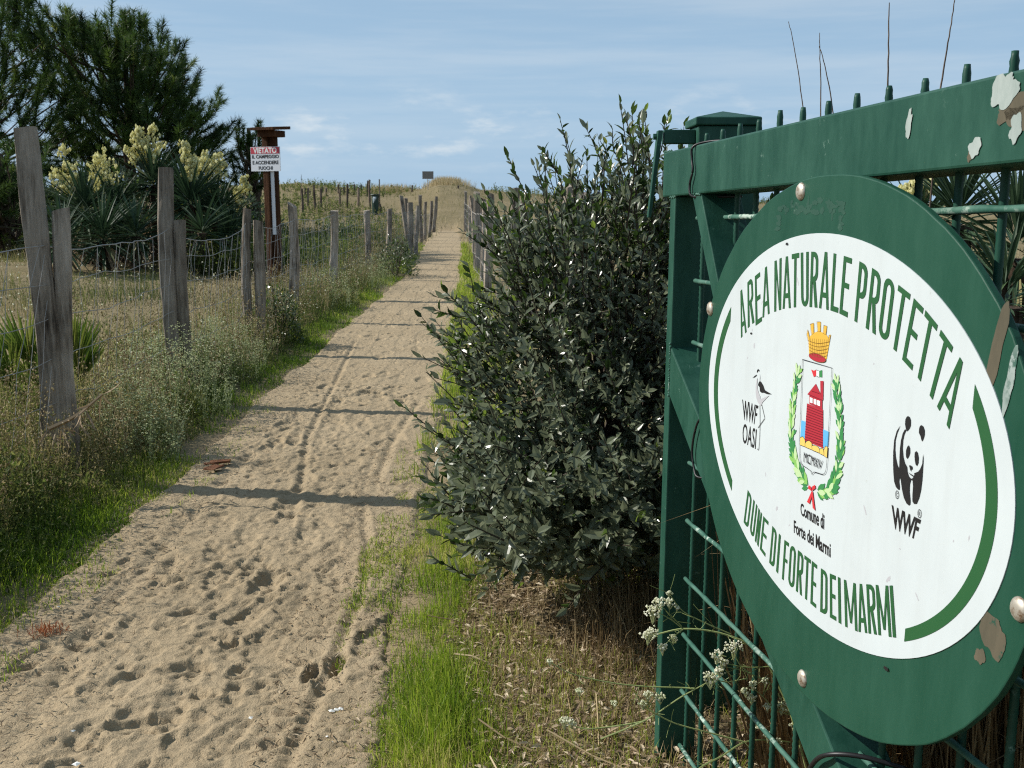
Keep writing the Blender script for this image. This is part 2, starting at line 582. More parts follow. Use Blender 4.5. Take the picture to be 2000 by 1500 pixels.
# sand: pale dry grains, damper and darker in patches
m, t, b = M('sand', (0.45, 0.36, 0.24), 0.95, 0, 0.1)
n1 = noise_of(t, 1.3, 6, 0.6)
n2 = noise_of(t, 260, 3, 0.7)
n3 = noise_of(t, 24, 6, 0.65)
c = ramp(t, n1, [(0.3, (0.318, 0.248, 0.155)), (0.7, (0.400, 0.315, 0.202))])
c = mixc(t, ramp(t, n2, [(0.40, (0, 0, 0)), (0.75, (0.75, 0.75, 0.75))]), c, (0.20, 0.148, 0.092))
c = mixc(t, ramp(t, n3, [(0.60, (0, 0, 0)), (0.72, (0.6, 0.6, 0.6))]), c, (0.21, 0.157, 0.098))
t.links.new(c, b.inputs['Base Color'])
n4 = noise_of(t, 85, 4, 0.7)
hm0 = t.nodes.new('ShaderNodeMath')
hm0.operation = 'MULTIPLY_ADD'
hm0.inputs[1].default_value = 0.55
t.links.new(n4, hm0.inputs[0])
t.links.new(n3, hm0.inputs[2])
hm = t.nodes.new('ShaderNodeMath')
hm.operation = 'MULTIPLY_ADD'
hm.inputs[1].default_value = 0.22
t.links.new(n2, hm.inputs[0])
t.links.new(hm0.outputs[0], hm.inputs[2])
bump(t, b, hm.outputs[0], 0.8, 0.013)
MT['sand'] = m
m, t, b = M('soil', (0.2, 0.16, 0.1), 0.95, 0, 0.1)
n1 = noise_of(t, 0.5, 8, 0.65)
n2 = noise_of(t, 9, 8, 0.7)
c = mixc(t, n2, ramp(t, n1, [(0.3, (0.12, 0.105, 0.050)), (0.5, (0.20, 0.16, 0.088)), (0.7, (0.29, 0.23, 0.14))]), (0.18, 0.145, 0.080))
sa = nnode(t, 'ShaderNodeAttribute', attribute_name='sandy')
c = mixc(t, sa.outputs['Fac'], c, mixc(t, n2, (0.33, 0.255, 0.155), (0.20, 0.15, 0.092)))
t.links.new(c, b.inputs['Base Color'])
bump(t, b, n2, 0.8, 0.05)
MT['soil'] = m
m, t, b = M('sea_water', (0.02, 0.09, 0.13), 0.25, 0, 0.5)
bump(t, b, noise_of(t, 0.4, 4, 0.6), 0.4, 0.3)
MT['sea'] = m

# ------------------------------------------------------------------ the ground, the path, the sea
PY = np.array([-3, 2.4, 5, 9, 12, 17, 20, 27, 30, 40, 50, 60])
PL = np.array([-1.75, -1.70, -1.74, -1.82, -1.90, -1.95, -1.99, -2.38, -2.55, -3.20, -3.75, -4.2])
PR = np.array([-0.40, -0.40, -0.48, -0.56, -0.70, -0.87, -1.0, -1.25, -1.42, -2.05, -2.65, -3.3])


def path_l(y):
    return np.interp(y, PY, PL) + 0.09 * fbm(y * 0.9, y * 0 + 3.3, 3, 5) + 0.05 * fbm(y * 3.7, y * 0 + 1.3, 3, 6)


def path_r(y):
    return np.interp(y, PY, PR) + 0.09 * fbm(y * 0.9, y * 0 + 9.3, 3, 8) + 0.05 * fbm(y * 3.7, y * 0 + 5.3, 3, 9)


CRX = np.array([-60, -30, -13, -9.6, -7.5, -5.6, -4.5, -3.3, -2.0, -0.5, 6, 32, 80])
CRZ = np.array([1.7, 1.75, 2.0, 1.72, 1.78, 2.0, 2.42, 2.36, 1.92, 1.75, 1.25, 1.05, 0.9])


def H(x, y):
    x, y = np.asarray(x, float), np.asarray(y, float)
    l, r = np.interp(y, PY, PL), np.interp(y, PY, PR)
    dl = l - x
    dr = x - r
    side = np.maximum(dl, dr)
    z = 0.07 * sst(0.0, 0.9, side)
    z = z + np.minimum(np.maximum(side, 0), 1.5) * 0.05 * fbm(x * 1.7, y * 1.7, 4, 2)
    z = z + 0.10 * fbm(x * 0.25, y * 0.25, 3, 4) * sst(2, 9, side) + 0.32 * sst(1.2, 6.0, dl) * sst(7, 16, y)
    ys = np.maximum(y, 1.0)
    cz = np.interp(x / ys * 64, CRX, CRZ)
    up = sst(39, 63, y) * (1 - sst(66, 84, y))
    z = z + up * cz * (1 + 0.0 * x) + 0.16 * fbm(x * 0.16, y * 0.22, 4, 6) * sst(42, 52, y)
    z = z - 3.0 * sst(74, 100, y)
    return z


def grid(xs, ys, f):
    X, Y = np.meshgrid(xs, ys)
    Z = f(X, Y)
    V = np.stack([X, Y, Z], -1).reshape(-1, 3)
    nx, ny = len(xs), len(ys)
    i = (np.arange(ny - 1)[:, None] * nx + np.arange(nx - 1)).ravel()
    return V, [np.stack([i, i + 1, i + 1 + nx, i + nx], -1)]


xs = np.concatenate([-np.geomspace(400, 6, 40), np.linspace(-5.8, 3, 89), np.geomspace(3.2, 400, 42)])
ys = np.concatenate([-np.geomspace(200, 3.5, 16), np.linspace(-3, 12, 120), np.linspace(12.3, 40, 80), np.linspace(40.6, 100, 80)])


def Hg(x, y):
    l, r = np.interp(y, PY, PL), np.interp(y, PY, PR)
    ins = np.minimum(x - l, r - x)                         # the ground dips below the sand of the path
    return H(x, y) - 0.09 * sst(-0.02, 0.16, ins) * (1 - sst(44, 47, y))


V, F = grid(xs, ys, Hg)
gs = np.maximum(np.interp(V[:, 1], PY, PL) - V[:, 0], V[:, 0] - np.interp(V[:, 1], PY, PR))
sandy = np.clip(1.05 - sst(-0.02, 0.22, gs + 0.22 * fbm(V[:, 0] * 3, V[:, 1] * 3, 3, 91)), 0, 1) * (1 - sst(43.5, 46.5, V[:, 1]))
build('ground', V, F, MT['soil'], smooth=True, kind='structure', attrs={'sandy': sandy})

rows = np.concatenate([np.arange(-1.5, 2.0, 0.05), np.arange(2.0, 6.0, 0.0085), np.arange(6.0, 9, 0.014), np.arange(9, 14, 0.025), np.arange(14, 26, 0.06), np.arange(26, 47.2, 0.2)])
NT = 190
tt = np.linspace(-1, 1, NT)
cy = (path_l(rows) + path_r(rows)) / 2
hw = (path_r(rows) - path_l(rows)) / 2 + 0.16
hw = hw * (1 - 0.6 * sst(43.5, 47, rows))
PX = cy[:, None] + hw[:, None] * tt[None, :]
PYY = np.broadcast_to(rows[:, None], PX.shape)
ed = (1 - np.abs(tt))[None, :] * hw[:, None]
wx_, wy_ = PX + 0.05 * fbm(PX * 5, PYY * 5, 2, 71), PYY + 0.05 * fbm(PX * 5, PYY * 5, 2, 72)
rel = 0.020 * fbm(PX * 1.4, PYY * 1.1, 2, 21) + 0.0065 * fbm(wx_ * 6, wy_ * 8, 2, 22)
rid = np.abs(fbm(wx_ * 9, wy_ * 14, 3, 23))
rel = rel - 0.009 * np.maximum(0.06 - rid, 0) / 0.06 * (fbm(PX * 2.2, PYY * 2.2, 2, 25) > -0.12)
cl0 = fbm(wx_ * 40, wy_ * 60, 2, 24)
rough_ = sst(-0.15, 0.25, fbm(PX * 3, PYY * 2.4, 2, 27))
rel = rel + rough_ * (0.0042 * np.clip(cl0, -0.3, 0.5) + 0.0050 * sst(0.14, 0.20, fbm(wx_ * 17, wy_ * 34, 2, 26)))
# footprints and scuffs pressed into the sand
PR_ = np.random.default_rng(5)


def press(cx, cyy, ang, ln, wd_, dep, rim, tread=0.0):
    R0, R1 = np.searchsorted(rows, cyy - ln), np.searchsorted(rows, cyy + ln)
    if R1 - R0 < 3:
        return
    dx, dy = PX[R0:R1] - cx, PYY[R0:R1] - cyy
    a = dx * math.sin(ang) + dy * math.cos(ang)
    c = dx * math.cos(ang) - dy * math.sin(ang)
    wz = wd_ * (1 + 0.25 * a / ln)
    q = np.sqrt((a / (ln * 0.5)) ** 2 + (c / (wz * 0.5)) ** 2)
    q = q + 0.30 * vnoise(dx * 22 + cx * 7, dy * 22, 9) + 0.14 * vnoise(dx * 60, dy * 60, 12)
    d = -dep * (1 - sst(0.74, 1.0, q)) * (1 + 1.1 * a / ln)
    d = d + rim * np.exp(-((q - 1.22) / 0.20) ** 2) * (0.6 + 0.8 * vnoise(a * 40, c * 40, 3))
    if tread:
        d = d + tread * np.sin(a * 300 + 1.5 * np.sin(c * 200)) * (1 - sst(0.7, 0.85, q))
    rel[R0:R1] += d


for k in range(330):
    yy = PR_.uniform(1.2, 1.2 + 5.5) if k < 130 else PR_.uniform(5, 26)
    xx = float(np.interp(yy, rows, cy)) + PR_.normal(0.02, 0.30)
    press(xx, yy, PR_.choice([0, math.pi]) + PR_.normal(0, 0.22), PR_.uniform(0.22, 0.30), PR_.uniform(0.085, 0.12), PR_.uniform(0.004, 0.012), PR_.uniform(0.002, 0.005), 0.0016 if PR_.random() < 0.4 else 0)
for k in range(7500):
    yy = PR_.uniform(1.2, 8) if k < 6000 else PR_.uniform(9, 24)
    xx = float(np.interp(yy, rows, cy)) + PR_.normal(0.05, 0.36)
    s = 0.012 + 0.050 * PR_.random() ** 3.5
    press(xx, yy, PR_.normal(1.2, 0.7), s * PR_.uniform(1, 2.6), s, s * PR_.uniform(0.10, 0.30) * (1.0 if PR_.random() < 0.3 else 0.5), s * PR_.uniform(0.03, 0.09))
for (xx, yy, ang, ln, wd_, dep) in ((-1.02, 2.98, 1.35, 0.17, 0.10, 0.024), (-0.93, 3.17, 0.4, 0.08, 0.06, 0.018), (-0.62, 2.95, 0.1, 0.15, 0.045, 0.026), (-0.545, 3.02, 0.1, 0.14, 0.05, 0.024), (-0.85, 2.98, 0.7, 0.06, 0.05, 0.016), (-1.05, 2.66, 1.2, 0.22, 0.07, 0.014), (-1.16, 3.42, 1.0, 0.11, 0.06, 0.018), (-0.93, 3.72, 0.2, 0.23, 0.12, 0.013)):
    press(xx, yy, ang, ln, wd_, dep, 0.009)
for (xx, yy, ang) in ((-0.93, 3.42, 0.5), (-0.80, 3.30, 0.15), (-1.22, 2.80, -0.2), (-0.78, 2.56, 0.3), (-1.02, 3.95, 0.1), (-0.70, 4.35, -0.1), (-1.35, 3.60, 0.2), (-1.15, 4.6, 3.3)):
    press(xx, yy, ang, 0.27, 0.095, 0.007, 0.004, 0.0032)
smooth_ = 0.68 + 0.50 * sst(-0.22, 0.22, fbm(PX * 1.9, PYY * 1.3, 3, 95))
rel = rel * smooth_
# tyre tracks
for tx, ty, w_, dep in (([-0.75, -0.62, -0.57, -0.56, -0.58, -0.60], [4.9, 4.21, 3.78, 3.07, 2.44, 1.5], 0.017, 0.011), ([-1.62, -1.36, -1.25, -1.1, -1.0], [10.5, 7.42, 6.11, 5.2, 4.4], 0.018, 0.011), ([-1.30, -1.42, -1.47, -1.5, -1.5], [2.2, 3.14, 4.08, 4.99, 6], 0.035, 0.008), ([-0.70, -0.72, -0.66], [5.0, 6.0, 7.5], 0.022, 0.010)):
    tx, ty = np.array(tx), np.array(ty)
    o_ = np.argsort(ty)
    cx = np.interp(rows, ty[o_], tx[o_])
    on = sst(ty.min() - 0.1, ty.min() + 0.3, rows) * (1 - sst(ty.max() - 0.4, ty.max(), rows))
    dx = PX - cx[:, None]
    pr = np.exp(-(dx / w_) ** 2)
    rel -= on[:, None] * dep * pr * (1 + 0.22 * np.sin(PYY * 190 + 90 * np.abs(dx)))
    rel += on[:, None] * dep * 0.28 * np.exp(-((np.abs(dx) - w_ * 2.0) / (w_ * 0.7)) ** 2)
base = H(PX, PYY) * 0.6
PZ = base + rel * sst(0.0, 0.16, ed) * (1 - 0.4 * sst(8, 20, PYY)) - 0.10 * (1 - sst(0.0, 0.15, ed)) + 0.012
Vp = np.stack([PX, PYY, PZ], -1).reshape(-1, 3)
i = (np.arange(len(rows) - 1)[:, None] * NT + np.arange(NT - 1)).ravel()
build('sandy_path', Vp, [np.stack([i, i + 1, i + 1 + NT, i + NT], -1)], MT['sand'], smooth=True, kind='structure')

V, F = grid(np.array([-6000, -600, 0, 600, 6000.0]), np.array([86, 150, 400, 1500, 9000.0]), lambda x, y: x * 0 - 1.6)
build('sea', V, F, MT['sea'], kind='structure')

# ------------------------------------------------------------------ the gate
GA = np.array([0.36125, 2.5, 1.5605])
GW = np.array([0.16575688, -0.98578734, 0.02734913])
GV = np.array([0.00751321, 0.02899431, 0.99955134])
GN = np.array([-0.98613803, -0.16547703, 0.01221243])


def G(w, v, off=0.0):
    w, v = np.asarray(w, float), np.asarray(v, float)
    return GA + w[..., None] * GW + v[..., None] * GV + np.asarray(off, float)[..., None] * GN


def gbox(w0, w1, v0, v1, o0, o1):
    b = boxv(w0, w1, v0, v1, o0, o1)
    return G(b[:, 0], b[:, 1], b[:, 2])


def gprism(poly, o0, o1):
    p = np.array(poly, float)
    n_ = len(p)
    V = np.concatenate([G(p[:, 0], p[:, 1], np.full(n_, o0)), G(p[:, 0], p[:, 1], np.full(n_, o1))])
    F = [list(range(n_))[::-1], [q + n_ for q in range(n_)]]
    F += [[q, (q + 1) % n_, (q + 1) % n_ + n_, q + n_] for q in range(n_)]
    return V, F


gate = empty('gate', G(0.0, -1.5), 'open green steel gate with rebar mesh and diagonal braces beside the sandy path', 'gate')
build('top_rail', gbox(0, 2.3, -0.105, 0, -0.10, 0), BOXF, MT['gate'], gate, bevel=0.004)
build('stile', gbox(0.052, 0.090, -1.536, -0.106, -0.098, -0.003), BOXF, MT['gate'], gate, bevel=0.003)
build('stile', gbox(2.21, 2.29, -1.536, -0.106, -0.098, -0.003), BOXF, MT['gate'], gate, bevel=0.003)
build('bottom_rail', gbox(0.05, 2.29, -1.565, -1.537, -0.10, 0), BOXF, MT['gate'], gate, bevel=0.003)
V, F = gprism([(0.205, -0.1055), (0.352, -0.318), (0.372, -0.340), (0.402, -0.318), (0.262, -0.1055)][::-1], -0.092, -0.0025)
build('brace', V, F, MT['gate'], gate, bevel=0.002)
V, F = gprism([(0.0905, -0.456), (0.0905, -0.571), (1.617, -1.5365), (1.80, -1.5365)][::-1], -0.094, -0.0015)
build('brace', V, F, MT['gate'], gate, bevel=0.003)
for k in range(10):
    v = -0.155 - 0.1437 * k
    w = np.linspace(0.12, 2.22, 60)
    P = G(w, np.full(60, v) + rng.normal(0, 0.0006, 60), np.full(60, -0.047))
    Vt, Ft = tubes(P, 0.0052 + rng.normal(0, 0.0003, 60)[None], 8)
    build('horizontal_bar', Vt, Ft, MT['galv'], gate, smooth=True)
for k in range(22):
    w = 0.133 + 0.0982 * k
    v = np.linspace(-1.54, 0.037 + rng.normal(0, 0.002), 260)
    top = sst(0.0, 0.012, v[-1] - v)
    Vt, Ft = tubes(G(np.full(260, w) + 0.0 * v, v, np.full(260, -0.0585)), (0.0060 + 0.0007 * np.sin(v * 520))[None] * (0.72 + 0.28 * top), 8)
    build('vertical_bar', Vt, Ft, MT['gate'], gate, smooth=True)


def blob(cw, cv, w, h, off, seed, n=40, rough=0.45, tilt=0.0):
    r = np.random.default_rng(seed)
    a = np.linspace(0, 2 * math.pi, n, endpoint=False)
    nz_ = r.normal(0, 0.5, n)
    k = 1 + rough * (0.4 * (nz_ + np.roll(nz_, 1) + np.roll(nz_, 2)) / 1.7 + 0.4 * np.sin(a * 2 + r.uniform(0, 6)) + 0.25 * np.sin(a * 5 + r.uniform(0, 6)))
    x, y = w * 0.5 * np.cos(a) * k, h * 0.5 * np.sin(a) * k
    x, y = x * math.cos(tilt) - y * math.sin(tilt), x * math.sin(tilt) + y * math.cos(tilt)
    V = G(np.concatenate([[cw], cw + x]), np.concatenate([[cv], cv + y]), np.full(n + 1, off))
    return V, [np.array([(0, 1 + q, 1 + (q + 1) % n) for q in range(n)])]


for cw, cv, w, h, mt, sd, tl in ((1.285, -0.020, 0.055, 0.036, 'paper', 3, 0.5), (1.30, -0.042, 0.05, 0.03, 'primer', 4, 0.3), (1.082, -0.040, 0.014, 0.042, 'paper', 5, -0.2), (1.235, -0.082, 0.022, 0.024, 'paper', 6, 0), (1.31, -0.066, 0.026, 0.03, 'paper', 7, 0), (1.225, -0.092, 0.010, 0.012, 'primer', 8, 0), (1.318, -0.055, 0.05, 0.03, 'primer', 12, 0)):
    V, F = blob(cw, cv, w, h, 0.0008 + (0.0006 if mt == 'paper' else 0), sd, tilt=tl)
    build('sticker_scrap' if mt == 'paper' else 'bare_patch', V, F, MT[mt], gate)

# weld beads and drips where the pieces meet
def weld(p, q, off, n_, sz, seed):
    r = np.random.default_rng(seed)
    t_ = np.linspace(0, 1, n_) + r.normal(0, 0.02, n_)
    P = G(p[0] + (q[0] - p[0]) * t_, p[1] + (q[1] - p[1]) * t_ + r.normal(0, 0.0012, n_), np.full(n_, off))
    V, F = dots(P, sz * r.uniform(0.6, 1.4, n_))
    build('weld_seam', V, F, MT['galv'], gate, smooth=True, kind='stuff')


weld((0.050, -0.106), (0.092, -0.106), -0.003, 18, 0.0032, 1)
weld((0.205, -0.106), (0.262, -0.106), -0.001, 20, 0.0030, 2)
weld((0.0905, -0.452), (0.0905, -0.575), -0.001, 40, 0.0028, 3)
weld((-0.0, 0.0), (0.06, 0.0), -0.002, 22, 0.0024, 4)
weld((0.052, -0.12), (0.052, -0.60), -0.003, 22, 0.0016, 5)

# gate post with its cap and the latch arm
gp = empty('gate_post', (0.535, 2.69, 0), 'square dark green steel post with a pyramid cap behind the gate', 'gate post')
TOPZ = 1.652
build('shaft', boxv(0.464, 0.612, 2.62, 2.77, -0.3, TOPZ - 0.02), BOXF, MT['gate'], gp, bevel=0.004)
c0 = np.array([0.538, 2.695, TOPZ + 0.020])
b0 = boxv(0.456, 0.620, 2.612, 2.778, TOPZ - 0.0195, TOPZ)
V = np.vstack([b0, c0[None]])
build('cap', V, [np.array([BOXF[0], BOXF[2], BOXF[3], BOXF[4], BOXF[5]]), np.array([(4, 5, 8), (5, 6, 8), (6, 7, 8), (7, 4, 8)])], MT['gate'], gp, bevel=0.003)
build('latch_arm', boxv(0.384, 0.4635, 2.655, 2.70, 1.590, 1.624), BOXF, MT['gate'], gp, bevel=0.002)
la, lb = np.array([0.374, 2.665, 1.622]), np.array([0.349, 2.645, 1.405])
dv = np.array([0.006, 0, 0])
V = np.array([la + (-.006, -.017, 0), la + (.006, -.017, 0), la + (.006, .017, 0), la + (-.006, .017, 0), lb + (-.004, -.013, 0), lb + (.004, -.013, 0), lb + (.004, .013, 0), lb + (-.004, .013, 0)])
build('latch_lever', V, BOXF, MT['gate'], gp, bevel=0.0015)
P = np.array([(0.3675, 2.665, 1.607), (0.358, 2.665, 1.607)])
V, F = tubes(P, 0.0085, 6)
build('bolt', V, F, MT['gate'], gp)

# cables looped round rail and braces
def loop(pts, r, label):
    P = curve_pts(np.array([G(a, b_, c) for a, b_, c in pts]), 8)
    V, F = tubes(P, r, 6)
    return tag(build('cable_loop', V, F, MT['cable'], smooth=True), label, 'cable tie')


loop([(0.30, 0.006, -0.06), (0.245, 0.006, -0.02), (0.222, -0.004, 0.005), (0.221, -0.03, 0.006), (0.228, -0.055, 0.006), (0.212, -0.085, 0.006), (0.222, -0.109, 0.003), (0.255, -0.111, -0.03), (0.30, -0.111, -0.08)], 0.0028, 'black cable looped over the left end of the top rail')
loop([(0.36, -0.560, -0.02), (0.325, -0.585, 0.004), (0.298, -0.620, 0.006), (0.285, -0.665, 0.006), (0.298, -0.700, 0.005), (0.32, -0.715, 0.004), (0.345, -0.712, -0.02)], 0.0026, 'black cable loop round the brace at the left edge of the oval sign')
loop([(0.93, -1.105, -0.02), (0.905, -1.095, 0.006), (0.93, -1.050, 0.010), (0.975, -1.012, 0.008), (1.01, -1.000, -0.03), (1.04, -1.01, -0.09)], 0.0040, 'thick black cable loop round the brace under the oval sign')

# ------------------------------------------------------------------ the oval sign
sign = empty('oval_sign', G(0.882, -0.95), 'large oval green board with a white nature reserve panel and wreath crest', 'sign')


def ell(cx, cv, a, b_, rot, n=96, r=1.0):
    th = np.linspace(0, 2 * math.pi, n, endpoint=False)
    x, y = a * r * np.cos(th), b_ * r * np.sin(th)
    c, s = math.cos(R(rot)), math.sin(R(rot))
    return cx + x * c - y * s, cv + x * s + y * c


bx, by = ell(0.8822, -0.5238, 0.5521, 0.4284, -2.0, 128)
rr_ = np.random.default_rng(9)
jag = 1 + 0.0022 * np.convolve(rr_.normal(0, 1, 128), [0.3, 0.4, 0.3], 'same')
bx, by = 0.8822 + (bx - 0.8822) * jag, -0.5238 + (by + 0.5238) * jag
V, F = gprism(np.stack([bx, by], 1), 0.0005, 0.012)
build('board', V, F, MT['board'], sign, bevel=0.002)
wx, wy = ell(0.8865, -0.5015, 0.4945, 0.3146, -2.2, 128)
V, F = gprism(np.stack([wx, wy], 1), 0.0121, 0.0134)
build('white_panel', V, F, MT['white'], sign)
LV = 0.0139                                                # height of the first layer of print


class Print(Geo):
    """flat printed shapes on the panel, each piece a hair above the one before"""

    def __init__(s, lvl=0):
        super().__init__()
        s.h = LV + 0.00022 * lvl

    def pts(s, xy):
        xy = np.asarray(xy, float)
        s.h += 0.000006
        return G(xy[:, 0], xy[:, 1], np.full(len(xy), s.h))

    def poly(s, xy):
        return s.add(s.pts(xy), [list(range(len(xy)))])

    def strip(s, A, B, closed=False):
        A, B = np.asarray(A, float), np.asarray(B, float)
        n_ = len(A)
        q = np.arange(n_ if closed else n_ - 1)
        return s.add(s.pts(np.vstack([A, B])), [np.stack([q, (q + 1) % n_, (q + 1) % n_ + n_, q + n_], -1)])

    def line(s, xy, w):
        xy = np.asarray(xy, float)
        T = unit(np.gradient(xy, axis=0))
        Nn = np.stack([-T[:, 1], T[:, 0]], 1) * w * 0.5
        return s.strip(xy - Nn, xy + Nn)


def rrect(x0, y0, x1, y1, rx, ry, corners, n=7):
    """outline from bottom-left anticlockwise; corners = which of BL, BR, TR, TL are round"""
    out = []
    for k, (cx, cyy) in enumerate(((x0, y0), (x1, y0), (x1, y1), (x0, y1))):
        sx, sy = (1, -1, -1, 1)[k], (1, 1, -1, -1)[k]
        for t in np.linspace(0, 1, n):
            if corners[k]:
                a = math.pi + k * math.pi / 2 + t * math.pi / 2
                out.append((cx + sx * rx + rx * math.cos(a), cyy + sy * ry + ry * math.sin(a)))
            else:
                out.append((cx, cyy))
    return np.array(out)


def glyph(ch, tx, ty):
    """pieces of a condensed capital in the unit box: ('p', polygon) or ('r', outer, inner) rings"""
    rc = lambda a, b_, c, d: ('p', [(a, b_), (c, b_), (c, d), (a, d)])
    ring = lambda o_, i_: ('r', o_, i_)
    bowl = lambda y0, y1, bot: ring(rrect(0, y0, 1, y1, 0.52, 0.16, (0, bot, 1, 0)), rrect(tx, y0 + ty, 1 - tx, y1 - ty, 0.30, 0.09, (0, bot, 1, 0)))
    if ch == 'A':
        return [('p', [(0, 0), (tx * 0.9, 0), (0.5 + tx * 0.12, 0.86), (0.5 + tx * 0.5, 1), (0.5 - tx * 0.5, 1)]), ('p', [(1, 0), (0.5 + tx * 0.5, 1), (0.5 - tx * 0.12, 0.86), (1 - tx * 0.9, 0)]), rc(0.24, 0.20, 0.76, 0.20 + ty)]
    if ch == 'D':
        return [bowl(0, 1, 1)]
    if ch == 'P':
        return [bowl(0.42, 1, 1), rc(0, 0, tx, 0.425)]
    if ch == 'R':
        return [bowl(0.46, 1, 1), rc(0, 0, tx, 0.465), ('p', [(0.36, 0.47), (1 - tx * 1.05, 0), (1, 0), (0.36 + tx * 1.1, 0.47)])]
    if ch == 'O':
        return [ring(rrect(0, 0, 1, 1, 0.5, 0.17, (1, 1, 1, 1)), rrect(tx, ty, 1 - tx, 1 - ty, 0.5 - tx, 0.1, (1, 1, 1, 1)))]
    if ch == 'U':
        o_, i_ = rrect(0, 0, 1, 1, 0.5, 0.17, (1, 1, 0, 0)), rrect(tx, ty, 1 - tx, 1, 0.5 - tx, 0.1, (1, 1, 0, 0))
        sel = list(range(21, 28)) + list(range(0, 15))
        return [('s', o_[sel], i_[sel])]
    if ch == 'E':
        return [rc(0, 0, tx, 1), rc(tx, 0, 1, ty), rc(tx, 1 - ty, 1, 1), rc(tx, 0.47, 0.9, 0.47 + ty)]
    if ch == 'F':
        return [rc(0, 0, tx, 1), rc(tx, 1 - ty, 1, 1), rc(tx, 0.47, 0.9, 0.47 + ty)]
    if ch == 'L':
        return [rc(0, 0, tx, 1), rc(tx, 0, 1, ty)]
    if ch == 'T':
        return [rc(0, 1 - ty, 1, 1), rc(0.5 - tx / 2, 0, 0.5 + tx / 2, 1 - ty)]
    if ch == 'I':
        return [rc(0, 0, 1, 1)]
    if ch == 'N':
        return [rc(0, 0, tx, 1), rc(1 - tx, 0, 1, 1), ('p', [(tx, 1), (tx * 0.45, 1), (1 - tx, 0), (1 - tx * 0.45, 0)])]
    if ch == 'M':
        return [rc(0, 0, tx, 1), rc(1 - tx, 0, 1, 1), ('p', [(tx, 1), (tx * 0.4, 1), (0.5 - tx * 0.4, 0.12), (0.5 + tx * 0.4, 0.12)]), ('p', [(1 - tx * 0.4, 1), (1 - tx, 1), (0.5 - tx * 0.4, 0.12), (0.5 + tx * 0.4, 0.12)])]


def put(pr, ch, tl, tr, bl, br, stroke):
    tl, tr, bl, br = map(np.array, (tl, tr, bl, br))
    wid = 0.5 * (np.linalg.norm(tr - tl) + np.linalg.norm(br - bl))
    hei = 0.5 * (np.linalg.norm(tl - bl) + np.linalg.norm(tr - br))
    tx, ty = min(stroke / wid, 0.42), stroke * 0.95 / hei

    def mp(xy):
        xy = np.asarray(xy, float)
        x, y = xy[:, :1], xy[:, 1:]
        return (bl * (1 - x) + br * x) * (1 - y) + (tl * (1 - x) + tr * x) * y
    for pc in glyph(ch, tx, ty):
        if pc[0] == 'p':
            pr.poly(mp(pc[1]))
        else:
            pr.strip(mp(pc[1]), mp(pc[2]), pc[0] == 'r')


def fit_quad(ch, c):
    """glyph corners as measured; A and T are measured at their apex or foot"""
    tl, tr, bl, br = map(np.array, c)
    if ch == 'A':
        mid = (tl + tr) / 2
        ax = (br - bl) / 2
        return mid - ax, mid + ax, bl, br
    if ch == 'T':
        mid = (bl + br) / 2
        ax = (tr - tl) / 2
        return tl, tr, mid - ax, mid + ax
    return tl, tr, bl, br


TOP = [('A', (.5417, -.2959), (.5529, -.2946), (.5558, -.3857), (.582, -.3713)), ('R', (.5759, -.2795), (.5985, -.2670), (.5869, -.3640), (.6168, -.3500)), ('E', (.6096, -.2660), (.6321, -.2572), (.6228, -.3560), (.6506, -.345)), ('A', (.6537, -.2481), (.6616, -.2464), (.652, -.3393), (.6826, -.3285)),
       ('N', (.6934, -.2359), (.7222, -.2290), (.7018, -.3243), (.7299, -.3181)), ('A', (.7385, -.2267), (.7476, -.2259), (.736, -.3163), (.7681, -.3125)), ('T', (.7622, -.2222), (.7902, -.219), (.7792, -.3104), (.7886, -.3097)), ('U', (.7959, -.2189), (.8251, -.2165), (.8080, -.3068), (.8343, -.3052)), ('R', (.8345, -.2163), (.8597, -.2163), (.8379, -.3055), (.8661, -.3045)), ('A', (.8805, -.2158), (.8908, -.2155), (.8716, -.3047), (.9047, -.3054)), ('L', (.9113, -.217), (.9365, -.2190), (.9108, -.3054), (.9361, -.3074)), ('E', (.9446, -.2201), (.9701, -.2234), (.9401, -.3078), (.9662, -.3119)),
       ('P', (.993, -.2267), (1.0195, -.2330), (.9878, -.3154), (1.0140, -.3200)), ('R', (1.0307, -.235), (1.0570, -.2425), (1.0221, -.3224), (1.0513, -.3296)), ('O', (1.0672, -.2440), (1.0955, -.2535), (1.0575, -.3290), (1.0861, -.3370)), ('T', (1.1039, -.2553), (1.1352, -.2663), (1.1005, -.3427), (1.1095, -.3485)), ('E', (1.144, -.2709), (1.1685, -.2824), (1.1249, -.3557), (1.1511, -.3674)), ('T', (1.1734, -.2846), (1.2031, -.3014), (1.165, -.3743), (1.1737, -.3796)), ('T', (1.2109, -.3065), (1.2395, -.3253), (1.1954, -.3932), (1.2038, -.3989)), ('A', (1.253, -.3349), (1.2645, -.343), (1.2143, -.4052), (1.244, -.4295))]
pr = Print()
for ch, *c in TOP:
    put(pr, ch, *fit_quad(ch, c), 0.0086)
pr.make('top_lettering', MT['ink_green'], sign)
BOT = [('D', .619, .6405), ('U', .6475, .667), ('N', .672, .689), ('E', .695, .7185), ('D', .7355, .756), ('I', .764, .772), ('F', .7874, .8055), ('O', .811, .834), ('R', .841, .863), ('T', .866, .889), ('E', .893, .912), ('D', .9256, .948), ('E', .956, .975), ('I', .982, .990), ('M', 1.0013, 1.0372), ('A', 1.040, 1.064), ('R', 1.0675, 1.0895), ('M', 1.0935, 1.1265), ('I', 1.130, 1.138)]
tu = [.62, .695, .7355, .787, .89, .9256, 1.0, 1.13]
ts = [-.0131, -.009, -.0062, -.0028, .0025, .0054, .012, .0172]
